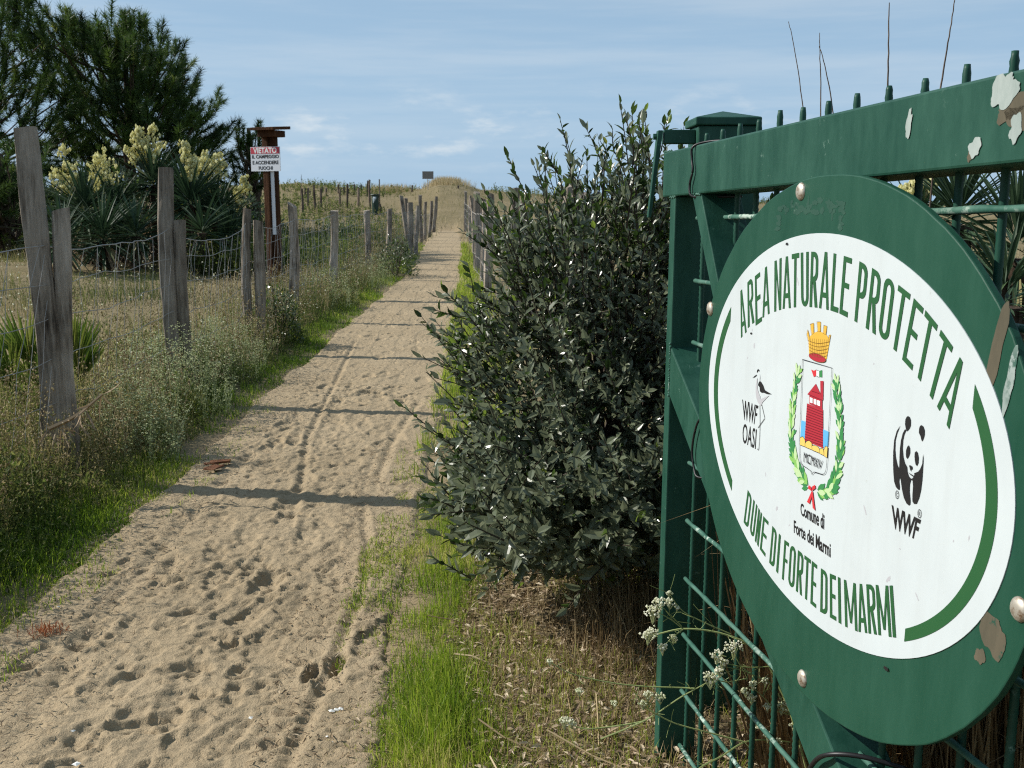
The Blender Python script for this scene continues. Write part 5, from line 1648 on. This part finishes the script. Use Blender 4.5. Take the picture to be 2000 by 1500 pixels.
# bright grass on the right, taller tuft near the viewer
x, y = right_strip(46000, 2.0, 5.2, -0.12, 0.66, 1.0)
d = x - path_r(y)
lim = 0.40 + 0.22 * fbm(y * 1.3 + x, x * 2 + 2, 3, 35)
tuft = np.exp(-(((x + 0.20) / 0.17) ** 2 + ((y - 2.62) / 0.34) ** 2))
k = (d < lim * rg.uniform(0.6, 1.2, len(x))) & (fbm(x * 6, y * 4.5, 3, 36) + 0.30 + 0.25 * tuft > rg.uniform(-0.25, 0.5, len(x)) * (1.2 - sst(-0.05, 0.15, d) * 0.5))
x, y, d = x[k], y[k], d[k]
tuft = np.exp(-(((x + 0.20) / 0.17) ** 2 + ((y - 2.62) / 0.34) ** 2))
h = (0.018 + 0.034 * sst(0, 0.2, d) + 0.065 * tuft + 0.02 * np.exp(-((y - 3.75) / 0.6) ** 2)) * rg.uniform(0.55, 1.35, len(x))
tn = np.clip(rg.normal(0.56, 0.22, len(x)) + 0.6 * fbm(x * 4, y * 3, 2, 38) + 0.12 * tuft, 0, 1)
parts.append(blades(gpts(x, y, -0.008), h, 0.0029, 0.48, tint=tn))
x, y = right_strip(16000, 5.2, 34, -0.03, 0.55, 1.2)
k = fbm(x * 2.6, y * 1.8, 3, 39) + 0.22 > rg.uniform(-0.1, 0.45, len(x))
x, y = x[k], y[k]
parts.append(blades(gpts(x, y, -0.01), rg.uniform(0.05, 0.14, len(x)) * (1 + 0.02 * y), 0.0045 * (1 + 0.06 * y), 0.5, tint=np.clip(rg.normal(0.55, 0.22, len(x)), 0, 1)))
lay('verge_grass', MT['grass'], parts)

# straggling runners and seedlings creeping out over the sand
x, y = left_strip(2600, 2.3, 9, -0.16, 0.05)
x2, y2 = right_strip(2600, 2.0, 6, -0.14, 0.03)
x, y = np.append(x, x2), np.append(y, y2)
k = fbm(x * 4, y * 3, 2, 41) > 0.06
x, y = x[k], y[k]
lay('creeping_grass', MT['grass'], [blades(np.stack([x, y, 0 * x + 0.01], 1), rg.uniform(0.015, 0.05, len(x)), 0.0035, 0.9)])

# tangled taller weeds between the grass and the fence
def weeds(x, y, hgt, leaflets, bw, tint, size=0.018, dz=0.0):
    """upright stems with small leaves; returns pieces for lay()"""
    n = len(x)
    B = gpts(x, y, dz - 0.02)
    hgt = np.broadcast_to(hgt, (n,))
    az, le = rg.uniform(0, 6.28, n), np.abs(rg.normal(0, 0.28, n))
    dr = np.stack([np.cos(az) * np.sin(le), np.sin(az) * np.sin(le), np.cos(le)], 1)
    V, F, _ = blades(B, hgt, bw, 0.0)
    V = V.reshape(n, 5, 3)
    zz = (V[:, :, 2] - B[:, None, 2])
    V = V + dr[:, None, :] * zz[..., None] - np.array([0, 0, 1.0]) * zz[..., None]
    out_ = [(V.reshape(-1, 3), F, np.repeat(tint, 5))]
    pi3 = np.repeat(np.arange(n), leaflets)
    u = rg.uniform(0.15, 1.0, len(pi3))
    P = B[pi3] + dr[pi3] * (hgt[pi3] * u)[:, None] + rg.normal(0, 0.010, (len(pi3), 3))
    D_ = unit(rg.normal(0, 1, P.shape) + np.array([0, 0, 0.5]))
    s = unit(np.cross(D_, rg.normal(0, 1, P.shape)))
    L = size * rg.uniform(0.6, 1.6, len(pi3)) * (1 - 0.35 * u)
    Vq = np.stack([P, P + D_ * L[:, None] * .5 + s * L[:, None] * .22, P + D_ * L[:, None], P + D_ * L[:, None] * .5 - s * L[:, None] * .22], 1).reshape(-1, 3)
    out_.append((Vq, [np.arange(len(pi3) * 4).reshape(-1, 4)], np.repeat(np.clip(tint[pi3] + rg.normal(0, .12, len(pi3)), 0, 1), 4)))
    return out_, B + dr * hgt[:, None]


x, y = left_strip(9500, 2.2, 32, 0.20, 1.15, 0.9)
d = path_l(y) - x
hg = (0.11 + 0.40 * sst(0.2, 0.75, d)) * rg.uniform(0.5, 1.15, len(x)) * (0.85 + 0.6 * fbm(x * 1.1, y * 0.9, 2, 43))
hg = hg * np.where((d > 0.3) & (y < 4.6), 1.05, 1.0)
tn = np.clip(0.36 + 0.9 * fbm(x * 0.9, y * 0.8, 3, 44) + rg.normal(0, 0.17, len(x)), 0, 1)
pt, tips = weeds(x, y, hg, 16, 0.0035, tn, 0.020)
x2, y2 = left_strip(15000, 2.2, 30, 0.18, 1.2, 0.9)
d2 = path_l(y2) - x2
pt.append(blades(gpts(x2, y2, -.02), (0.07 + 0.22 * sst(0.15, 0.7, d2)) * rg.uniform(0.5, 1.2, len(x2)), 0.0035 * (1 + 0.03 * y2), 0.5, tint=np.clip(0.42 + 0.9 * fbm(x2 * 1.2, y2, 3, 45) + rg.normal(0, .2, len(x2)), 0, 1)))
# leafy clumps among them, crowding the edge of the grass
for q in range(120):
    yc = 2.3 * (26 / 2.3) ** rg.uniform(0, 1)
    dc = rg.uniform(0.36, 1.05)
    xc = float(path_l(np.array([yc]))[0]) - dc
    n = int(rg.uniform(140, 330))
    r3 = np.array([rg.uniform(.11, .24), rg.uniform(.13, .30), rg.uniform(.20, .54) * (0.6 + 0.5 * sst(0.3, 0.8, dc))])
    P = unit(rg.normal(0, 1, (n, 3))) * (rg.uniform(0.15, 1, n) ** 0.5)[:, None]
    P[:, 2] = np.abs(P[:, 2])
    P = P * r3 * (1 + 0.5 * fbm(P[:, 0] * 3, P[:, 2] * 3 + q, 2, 99))[:, None]
    D_ = unit(P / r3 + rg.normal(0, .6, P.shape) + np.array([0, 0, .5]))
    sz = rg.uniform(0.018, 0.042)
    V, F = leaves(np.array([xc, yc, float(H(xc, yc))]) + P, D_, unit(rg.normal(0, .8, P.shape) + np.array([0, 0, 1])), sz * rg.uniform(.6, 1.4, n), sz * rg.uniform(.16, .45, n), 0.15, 0.3)
    pt.append((V, F, np.repeat(np.clip(rg.normal(rg.uniform(.15, .75), .12, n), 0, 1), 8)))
lay('tangled_weeds', MT['weed'], pt)

# straw coloured stalks with seed heads along the fence, hiding the feet of the posts
x, y = left_strip(8500, 2.2, 34, 0.38, 1.45, 1.0)
d = path_l(y) - x
hg = rg.uniform(0.26, 0.68, len(x)) * (0.85 + 0.9 * fbm(x * 1.3, y * 0.7, 2, 47)) * (0.75 + 0.25 * sst(0.4, 0.7, d))
pt, tips = weeds(x, y, hg, 10, 0.0030 * (1 + 0.03 * y), np.clip(rg.normal(0.68, .2, len(x)) + 0.8 * fbm(x * .9, y * .5, 2, 48), 0, 1), 0.017)
k = rg.random(len(x)) < 0.55
T_ = np.repeat(tips[k], 5, 0)
T_ = T_ + rg.normal(0, 1, T_.shape) * np.array([.012, .012, .025])
V, F = dots(T_, np.stack([rg.uniform(.003, .006, len(T_)) * (1 + 0.04 * T_[:, 1])] * 2 + [rg.uniform(.004, .009, len(T_)) * (1 + 0.04 * T_[:, 1])], 1))
pt.append((V, F, np.repeat(rg.uniform(.5, 1, len(T_)), 6)))
lay('dry_weeds', MT['dry'], pt)

# lacy pale plants in flower: clumps one can point at
def lacy(cx, cyy, rx, ry, hgt, n, seed, label):
    global rg
    rg_keep, rg = rg, np.random.default_rng(seed)
    a, q = rg.uniform(0, 6.28, n), rg.uniform(0, 1, n) ** 0.6
    x, y = cx + np.cos(a) * q * rx, cyy + np.sin(a) * q * ry
    hh = hgt * (1 - 0.45 * q ** 2) * rg.uniform(0.6, 1.1, n)
    tn = np.clip(rg.normal(0.35, 0.18, n), 0, 1)
    pieces, tips = weeds(x, y, hh, 30, 0.0035, tn, 0.014)
    gz = float(H(cx, cyy))
    rt = empty('lacy_wildflower', (cx, cyy, gz), label, 'wildflower', 'pale wildflowers along the left fence')
    g_ = Geo()
    for V, F, t_ in pieces:
        g_.add(V, F, t_)
    g_.make('stems', MT['pale_weed'], rt, kind='stuff')
    k = np.repeat(np.arange(n), 9)
    P = tips[k] + rg.normal(0, 1, (len(k), 3)) * np.array([0.026, 0.026, 0.014])
    V, F = dots(P, np.stack([rg.uniform(0.004, 0.008, len(k))] * 2 + [rg.uniform(0.002, 0.004, len(k))], 1))
    build('flower_heads', V, F, MT['lacy_head'], rt, attrs={'tint': np.repeat(rg.uniform(0, .8, len(k)), 6)}, kind='stuff')
    rg = rg_keep


lacy(-2.30, 6.7, 0.40, 0.65, 0.56, 260, 1, 'tall lacy pale green wildflower clump in front of the second fence post')
lacy(-2.20, 5.7, 0.32, 0.45, 0.42, 170, 2, 'lower lacy pale clump right of the leaning post pair')
lacy(-2.35, 8.3, 0.32, 0.55, 0.50, 140, 3, 'lacy pale clump between the second and third fence posts')
lacy(-2.45, 13.8, 0.35, 0.8, 0.55, 80, 4, 'white flowering clump at the foot of the fourth and fifth fence posts')
lacy(-2.30, 17.0, 0.35, 1.2, 0.62, 90, 5, 'grey white flowering clump before the dark shrub down the fence')
lacy(-3.05, 4.9, 0.35, 0.5, 0.34, 60, 6, 'sparse pale clump at the left edge beside the leaning post')

# the rough meadow behind the fence
n = 60000
y = 4.2 * (44 / 4.2) ** rg.uniform(0, 1, n)
x = -2.55 - (y * 0.55) * rg.uniform(0, 1, n) ** 0.9 - 0.3 * (y > 25)
tn = np.clip(0.55 + 1.5 * fbm(x * 0.7, y * 0.30, 3, 51) + rg.normal(0, 0.18, n), 0, 1)
pt = [blades(gpts(x, y, -.02), rg.uniform(0.08, 0.30, n) * (0.85 + 1.5 * fbm(x * .8, y * .5, 2, 52)) * (0.8 + 0.01 * y), 0.0038 * (1 + 0.07 * y), 0.5, tint=tn)]
n = 26000
y = 24 + 46 * rg.uniform(0, 1, n) ** 1.1
x = rg.uniform(-0.32, 0.50, n) * y - 1.0
k = ((x < path_l(y) - 0.1) | (x > path_r(y) + 0.1) | (y > 43))
x, y = x[k], y[k]
tn = np.clip(0.58 + 1.1 * fbm(x * 0.20, y * 0.12, 3, 53) + rg.normal(0, 0.2, len(x)), 0, 1)
pt.append(blades(gpts(x, y, -.03), rg.uniform(0.10, 0.27, len(x)), 0.022, 0.5, tint=tn))
n = 22000
y = 2.6 * (30 / 2.6) ** rg.uniform(0, 1, n)
x = path_r(y) + 0.85 + 0.5 * (1 - sst(3, 6, y)) + rg.uniform(0, 1, n) * (0.75 * y + 1)
tn = np.clip(0.5 + 1.3 * fbm(x * 0.7, y * 0.4, 3, 66) + rg.normal(0, 0.18, n), 0, 1)
pt.append(blades(gpts(x, y, -.02), rg.uniform(0.08, 0.34, n), 0.004 * (1 + 0.07 * y), 0.5, tint=tn))
lay('meadow_grass', MT['dry'], pt)
n = 2600
y = 5.5 * (32 / 5.5) ** rg.uniform(0, 1, n)
x = -2.6 - (y * 0.5) * rg.uniform(0, 1, n)
k = fbm(x * .6, y * .4, 3, 55) > -0.05
x, y = x[k], y[k]
V, F = dots(gpts(x, y, 0.0) + np.stack([0 * x, 0 * x, rg.uniform(0.10, 0.30, len(x))], 1), rg.uniform(0.004, 0.009, len(x)) * (1 + 0.03 * y))
x2, y2 = left_strip(900, 5.5, 26, 0.35, 1.1)
V2, F2 = dots(gpts(x2, y2, 0.0) + np.stack([0 * x2, 0 * x2, rg.uniform(0.15, 0.42, len(x2))], 1), rg.uniform(0.003, 0.007, len(x2)) * (1 + 0.03 * y2))
lay('meadow_flowers', MT['white_petal'], [(V, F, np.repeat(rg.uniform(0, 1, len(x)), 6)), (V2, F2, np.repeat(rg.uniform(0, 1, len(x2)), 6))])
n = 3200
y = 5.0 * (26 / 5.0) ** rg.uniform(0, 1, n)
x = -2.9 - (y * 0.5) * rg.uniform(0, 1, n)
k = fbm(x * .8, y * .45, 3, 57) > 0.02
x, y = x[k], y[k]
pt, tips = weeds(x, y, rg.uniform(0.14, 0.38, len(x)), 12, 0.004, np.clip(rg.normal(0.42, .25, len(x)), 0, 1), 0.028)
lay('meadow_weeds', MT['weed'], pt)
# tall sand grass on top of the dune
n = 3000
y = rg.normal(62.0, 1.2, n)
x = rg.normal(-3.85, 0.55, n)
k = rg.random(n) < 0.8
x, y = x[k], y[k]
n2 = 1200
x = np.append(x, rg.normal(-7.2, 0.6, n2))
y = np.append(y, rg.normal(62, 1.2, n2))
lay('dune_grass', MT['dry'], [blades(gpts(x, y, -.05), rg.uniform(0.25, 0.62, len(x)), 0.02, 0.35, tint=np.clip(rg.normal(0.8, 0.15, len(x)), 0, 1))])
# mid green scrub between fence and dune
n = 14000
y = rg.uniform(17, 38, n)
x = -2.9 - rg.uniform(0, 1, n) * (0.26 * y - 2.0)
k = fbm(x * .35, y * .16, 3, 58) > -0.06
x, y = x[k], y[k]
tn = np.clip(rg.normal(0.28, .18, len(x)), 0, 1)
pt, _ = weeds(x, y, rg.uniform(0.3, 0.80, len(x)), 9, 0.012, tn, 0.065)
n = 15000
y = rg.uniform(26, 64, n)
x = rg.uniform(-0.30, 0.35, n) * y - 1.5
k = (fbm(x * .22, y * .13, 3, 59) > 0.02) & ((x < path_l(y) - 0.4) | (x > path_r(y) + 0.4) | (y > 50))
x, y = x[k], y[k]
p2, _ = weeds(x, y, rg.uniform(0.15, 0.5, len(x)), 8, 0.018, np.clip(rg.normal(0.30, .22, len(x)), 0, 1), 0.10)
lay('scrub', MT['weed'], pt + p2)

# dry ground under the shrub and beside the gate: litter, straw, thin grass
n = 15000
x, y = rg.uniform(-0.30, 1.3, n), rg.uniform(1.2, 4.4, n)
k = (x > path_r(y) + 0.28 + 0.12 * fbm(x * 3, y * 3, 2, 60)) & (rg.random(n) < 0.9)
x, y = x[k], y[k]
n = len(x)
D_ = unit(np.stack([rg.normal(0, 1, n), rg.normal(0, 1, n), rg.normal(0, .22, n)], 1))
V, F = leaves(gpts(x, y, 0.008) + np.array([0, 0, 1.0]) * rg.uniform(0, .02, n)[:, None], D_, unit(rg.normal(0, .35, (n, 3)) + np.array([0, 0, 1.0])), rg.uniform(0.016, 0.042, n), rg.uniform(0.005, 0.012, n), 0.2, 0.4)
lay('leaf_litter', MT['litter'], [(V, F, np.repeat(rg.uniform(0, 1, n), 8))])
n = 26000
x, y = rg.uniform(-0.30, 1.2, n), rg.uniform(1.3, 4.6, n)
k = x > path_r(y) + 0.30
x, y = x[k], y[k]
near = np.exp(-(((x - 0.36) / 0.20) ** 2 + ((y - 3.05) / 0.35) ** 2))
h = rg.uniform(0.02, 0.09, len(x)) + 0.24 * near * rg.uniform(0.2, 1, len(x))
pt = [blades(gpts(x, y, -.005), h, 0.0026, 0.75 - 0.45 * near, tint=np.clip(rg.normal(0.62, .25, len(x)) - 0.35 * near, 0, 1))]
lay('dry_straw', MT['straw'], pt)
n = 12000
x, y = rg.uniform(-0.25, 0.80, n), rg.uniform(1.8, 3.7, n)
k = (x > path_r(y) + 0.30) & (fbm(x * 4, y * 4, 3, 61) > -0.10)
x, y = x[k], y[k]
lay('thin_grass', MT['grass'], [blades(gpts(x, y, -.005), rg.uniform(0.02, 0.085, len(x)), 0.0026, 0.6, tint=np.clip(rg.normal(0.72, .25, len(x)), 0, 1))])

# reeds and dead stalks standing behind the gate
n = 9500
w = rg.uniform(0.12, 2.4, n)
of = -0.24 - 0.60 * rg.uniform(0, 1, n) ** 1.4
P0 = G(w, np.full(n, -1.5), of)
P0[:, 2] = -0.02
hh = rg.uniform(0.35, 1.0, n) + 0.10 * (w > 0.9)
tp = P0 + np.stack([rg.normal(0, .10, n), rg.normal(0, .10, n), hh], 1)
md = (P0 + tp) / 2 + rg.normal(0, .02, (n, 3))
for Q in (tp, md):                                        # none leans through the gate
    Q -= np.maximum((Q - GA) @ GN + 0.14, 0)[:, None] * GN
V, F = tubes(np.stack([P0, md, tp], 1), np.stack([rg.uniform(.0016, .0032, n)] * 3, 1) * np.array([1, .9, .5]), 3)
n2 = 7000
w = rg.uniform(0.0, 2.4, n2)
P1 = G(w, np.full(n2, -1.5), -0.25 - 0.9 * rg.uniform(0, 1, n2))
P1[:, 2] = rg.uniform(0.0, 0.75, n2)
tn1 = np.repeat(np.clip(rg.normal(0.4, .25, n), 0, 1), 9)
lay('dry_reeds', MT['straw'], [(V, F, tn1), blades(P1, rg.uniform(0.10, 0.35, n2), 0.004, 0.9, tint=rg.uniform(0, .9, n2))])
# mixed brush farther back on the right
n = 24000
y = rg.uniform(1.6, 9, n)
x = 0.95 + rg.uniform(0, 1, n) ** 1.3 * (0.45 * y + 0.4)
hb = np.minimum(0.55 + 0.45 * rg.uniform(0, 1, n) + 0.25 * fbm(x, y, 2, 63), 1.3)
pt, _ = weeds(x, y, hb * rg.uniform(0.4, 1.0, n), 7, 0.006, np.clip(0.55 + 0.5 * fbm(x * 1.5, y * 1.5, 2, 64) + rg.normal(0, .2, n), 0, 1), 0.05)
lay('brush', MT['weed'], pt)

# thin bare stalks above the top rail
for k, (pts_, Y, lab) in enumerate(((((1572, 240), (1562, 160), (1548, 75), (1540, 42)), 3.1, 'thin crooked dry stalk above the rail, nearest the post cap'), (((1603, 225), (1603, 150), (1601, 95), (1601, 64)), 2.9, 'straight dry stalk rising behind a rail stub, crossed by another'), (((1628, 225), (1618, 160), (1606, 110), (1600, 90)), 2.8, 'short slanted dry stalk crossing the straight one'), (((1733, 205), (1735, 120), (1736, 40), (1737, 5)), 2.3, 'tall vertical dry stalk above the middle of the rail'), (((1836, 180), (1847, 110), (1858, 45), (1868, -15)), 2.0, 'tall dry stalk leaning right, the one nearest the viewer'))):
    P = curve_pts(np.array([at(a, b_, Y) for a, b_ in pts_]), 5)
    P[1:-1] += rg.normal(0, 0.0004, (len(P) - 2, 3))
    low_ = np.array([P[0] + np.array([0.03 * (k - 2) * .3, 0.05, -(P[0][2] - 0.3)]), P[0] + np.array([0.0, 0.02, -0.5])])
    P = np.vstack([low_, P])
    V, F = tubes(P, np.linspace(0.0020, 0.0009, len(P))[None] * (1.0 if k != 3 else 1.15), 5)
    tag(build('dry_stalk', V, F, MT['stake']), lab, 'stalk', 'dry stalks above the gate')

# white flowering stems in front of the gate
def Z5(x, y):
    return (1260 + x / 3.0, 1000 + y / 3.0)


def carrot(stems, heads, rootp, Y, seed, label):
    r = np.random.default_rng(seed)
    rt = empty('wild_carrot', rootp, label, 'wildflower', 'white umbel wildflowers by the gate')
    g_ = Geo()
    for s_, yy, r0 in stems:
        P = np.array([at(*Z5(*p), Y + yy * q / max(1, len(s_) - 1)) for q, p in enumerate(s_)])
        P = curve_pts(P, 6)
        V, F = tubes(P, 1.35 * np.linspace(r0, r0 * 0.55, len(P))[None], 5)
        g_.add(V, F, r.uniform(0.3, 1))
        for q in range(3, len(P), 5):                       # small thread leaves
            for u in range(2):
                e = P[q] + r.normal(0, 0.018, 3)
                V, F = tubes(np.array([P[q], (P[q] + e) / 2 + r.normal(0, .002, 3), e]), 0.0006, 3)
                g_.add(V, F, 0.4)
    g_.make('stem', MT['stem'], rt)
    for hx, hy, sz, green in heads:
        c = at(*Z5(hx, hy), Y)
        n_ = int(30 * sz)
        P = c + unit(r.normal(0, 1, (n_, 3)) + np.array([0, 0, .6])) * (0.011 * sz) * r.uniform(0.4, 1, n_)[:, None] * np.array([1.25, 1.25, .8])
        g_ = Geo()
        V, F = dots(P, r.uniform(0.0018, 0.0034, n_))
        g_.add(V, F, np.repeat(np.clip(r.uniform(0.2, 1, n_) - 0.6 * green, 0, 1), 6))
        st_ = np.stack([np.repeat((c - np.array([0, 0, 0.018 * sz]))[None], 10, 0), P[:10]], 1)
        V, F = tubes(st_, 0.0006, 3)
        g_.add(V, F, 0.0)
        g_.make('flower_head', MT['white_petal'], rt)


rp_ = G(np.array([0.95]), np.array([-1.5]), np.array([0.12]))[0]
rp_[2] = 0.0
carrot([([(1000, 1700), (860, 1200), (800, 1060), (700, 860), (600, 770), (420, 705), (225, 685), (75, 715), (20, 720)], 0.12, 0.0022), ([(500, 715), (330, 640), (215, 575), (140, 475)], 0.0, 0.0011), ([(222, 685), (150, 630), (80, 590)], 0, 0.0011), ([(215, 670), (110, 565)], 0, 0.0009), ([(222, 688), (160, 735), (105, 790)], 0, 0.0010),
        ([(850, 1190), (740, 1010), (640, 960), (560, 900), (520, 820)], 0.02, 0.0014), ([(640, 960), (560, 925), (450, 905)], 0, 0.0010), ([(740, 905), (600, 910), (470, 885), (420, 850)], 0, 0.0010), ([(600, 975), (480, 995), (420, 985), (380, 985)], 0, 0.0010), ([(850, 1190), (760, 1160), (700, 1090), (630, 1030)], 0, 0.0011), ([(830, 1170), (780, 1150), (715, 1145)], 0, 0.0009)],
       [(45, 585, 1.5, 0), (85, 530, 1.1, 0), (145, 528, .9, .2), (140, 475, .5, .3), (185, 560, .5, .3), (15, 722, 1.3, 0), (45, 695, 1.0, 0), (105, 795, 1.0, .1), (165, 738, .8, .5), (522, 795, 1.7, 0), (422, 838, 1.2, 0), (455, 885, 1.2, 0), (440, 930, .9, 0), (385, 970, 1.5, 0), (705, 990, .8, .6), (635, 1010, .8, .6), (590, 1050, .8, .7), (625, 1090, .9, .6), (718, 1142, .7, .6), (800, 1135, 1.2, .9)], rp_, 1.95, 1, 'white flowering umbel plant in front of the gate, its stems crossing the mesh')
rp2 = at(*Z5(200, 1720), 1.95)
rp2[2] = 0.0
carrot([([(200, 1700), (300, 1520), (450, 1430), (580, 1350), (720, 1335), (900, 1355)], 0.05, 0.0018), ([(580, 1348), (400, 1300), (180, 1240), (60, 1180), (0, 1140), (-60, 1060)], 0.03, 0.0015), ([(-260, 1330), (0, 1220), (200, 1090), (290, 1040), (360, 1000)], 0.0, 0.0014), ([(290, 1035), (220, 1030), (0, 1022), (-200, 1000), (-420, 950), (-560, 880)], 0.05, 0.0014), ([(20, 1150), (50, 1095), (90, 1085)], 0, 0.0009), ([(20, 1140), (10, 1090), (20, 1070)], 0, 0.0009), ([(0, 1225), (-140, 1250), (-350, 1270), (-460, 1230)], 0.04, 0.0015)],
       [(90, 1085, 1.0, .5), (20, 1068, 1.0, .6), (-10, 1125, .8, .7), (640, 1260, .8, .5), (720, 1310, 1.0, .7), (770, 1345, .9, .7), (-180, 1120, .7, .5), (-470, 1225, 1.1, .2), (-430, 1235, .8, .3), (-560, 875, .6, .6), (-385, 1050, .7, .6), (870, 1250, .8, .6)], rp2, 2.0, 2, 'trailing umbel plant with greenish heads below the gate mesh')

# ------------------------------------------------------------------ small things lying about
def chips(name, c, n, L, W, mat, seed, label, cat):
    r = np.random.default_rng(seed)
    g_ = Geo()
    for k in range(n):
        a = r.normal(0.2, 0.5)
        ln, wd_ = L * r.uniform(.5, 1), W * r.uniform(.5, 1)
        b = boxv(-ln / 2, ln / 2, -wd_ / 2, wd_ / 2, 0, 0.008) + r.normal(0, .003, (8, 3))
        x_, y_ = b[:, 0] * math.cos(a) - b[:, 1] * math.sin(a), b[:, 0] * math.sin(a) + b[:, 1] * math.cos(a)
        V = np.stack([c[0] + x_ + r.normal(0, L * .25), c[1] + y_ + r.normal(0, W * 1.1), c[2] + b[:, 2] + 0.003 * k + x_ * r.normal(0, .06)], 1)
        g_.add(V, BOXF)
    return tag(g_.make(name, mat), label, cat)


chips('bark_piece', np.array([-1.60, 5.42, 0.03]), 3, 0.13, 0.07, MT['red_bark'], 1, 'reddish brown slab of fallen bark at the left edge of the path', 'bark')
r = np.random.default_rng(8)
c = np.array([-1.56, 3.24, 0.02])
n = 130
P0 = c + r.normal(0, 1, (n, 3)) * np.array([0.030, 0.022, 0.004])
V, F, tn = blades(P0, r.uniform(0.02, 0.045, n), 0.0028, 0.8)
tag(build('needle_tuft', V, F, MT['rust'], attrs={'tint': tn}, kind='stuff'), 'small rusty orange tuft of dead needles on the sand', 'dead needles')
for k, (px_, py_) in enumerate(((648, 1391), (490, 1404), (640, 1440), (143, 1430), (115, 1187), (150, 1496), (648, 1452))):
    d_ = ray(px_, py_)
    c = EYE + d_ * ((0.012 - 1.45) / d_[2])
    s = (0.011, 0.008, 0.006, 0.007, 0.006, 0.012, 0.006)[k]
    lab = ('largest white shell bit at the lower right of the sand path', 'white shell bit left of the deep double footprint', 'tiny white shell bit near the bottom right of the path', 'white pebble on the lower left sand', 'tiny white shell near the left grass edge', 'flat pale shell at the very bottom left of the path', 'tiny pale shell just below another near the grass')[k]
    g_ = Geo()
    for q in range(3 if k == 0 else 1):
        V, F = dots(np.array([[c[0] + q * s * 1.1, c[1] + q * s * .6, 0.016]]), np.array([[s, s * .8, s * .45]]))
        V = V + r.normal(0, s * .12, V.shape)
        g_.add(V, F)
    tag(g_.make('shell_piece', MT['shell']), lab, 'shell', 'white shell bits on the path')
# a fallen brown palm frond at the foot of the leaning posts, and loose twigs
a, b_ = at(95, 838, 4.75), at(200, 770, 4.85)
P = curve_pts(np.array([a, (a + b_) / 2 + np.array([0, 0, -.02]), b_]), 6)
g_ = Geo()
V, F = tubes(P, np.linspace(.012, .006, len(P))[None], 5)
g_.add(V, F)
D_ = unit(np.array([[0.4, -0.1, -.6]]) + r.normal(0, .35, (26, 3)))
V, F = leaves(P[r.integers(0, len(P), 26)], D_, unit(r.normal(0, 1, (26, 3))), r.uniform(.08, .16, 26), .012)
g_.add(V, F)
tag(g_.make('fallen_frond', MT['litter']), 'brown fallen palm frond leaning at the foot of the leaning posts', 'dead frond')
tw_ = Geo()
for k in range(46):
    x, y = r.uniform(-0.2, 0.6), r.uniform(2.1, 3.6)
    if x < float(path_r(np.array([y]))[0]) + .3:
        continue
    a_ = r.uniform(0, 3.14)
    L = r.uniform(.06, .30)
    p = np.array([x, y, float(H(x, y)) + .015])
    e = np.array([math.cos(a_), math.sin(a_), r.normal(.05, .1)]) * L
    V, F = tubes(np.array([p, p + e * .5 + r.normal(0, .006, 3), p + e]), r.uniform(.0015, .0032), 4)
    tw_.add(V, F, r.uniform(.2, 1))
tw_.make('fallen_twigs', MT['straw'], kind='stuff')

# bits of dry plant matter strewn over the edges of the sand
x, y = left_strip(5200, 2.2, 9, -0.45, 0.10, 1.0)
k = rg.random(len(x)) < np.clip(1.0 - (path_l(y) - x + 0.10) / -0.55, 0.05, 1)
x2, y2 = right_strip(2600, 2.0, 6, -0.30, 0.10)
x, y = np.append(x[k], x2), np.append(y[k], y2)
n = len(x)
P = np.stack([x, y, 0 * x + 0.016], 1)
D_ = unit(np.stack([rg.normal(0, 1, n), rg.normal(0, 1, n), rg.normal(0, .25, n)], 1))
V, F = leaves(P, D_, unit(rg.normal(0, .4, (n, 3)) + np.array([0, 0, 1.0])), rg.uniform(0.008, 0.035, n), rg.uniform(0.0015, 0.005, n), 0.2, 0.4)
lay('strewn_litter', MT['litter'], [(V, F, np.repeat(rg.uniform(0, .8, n), 8))])
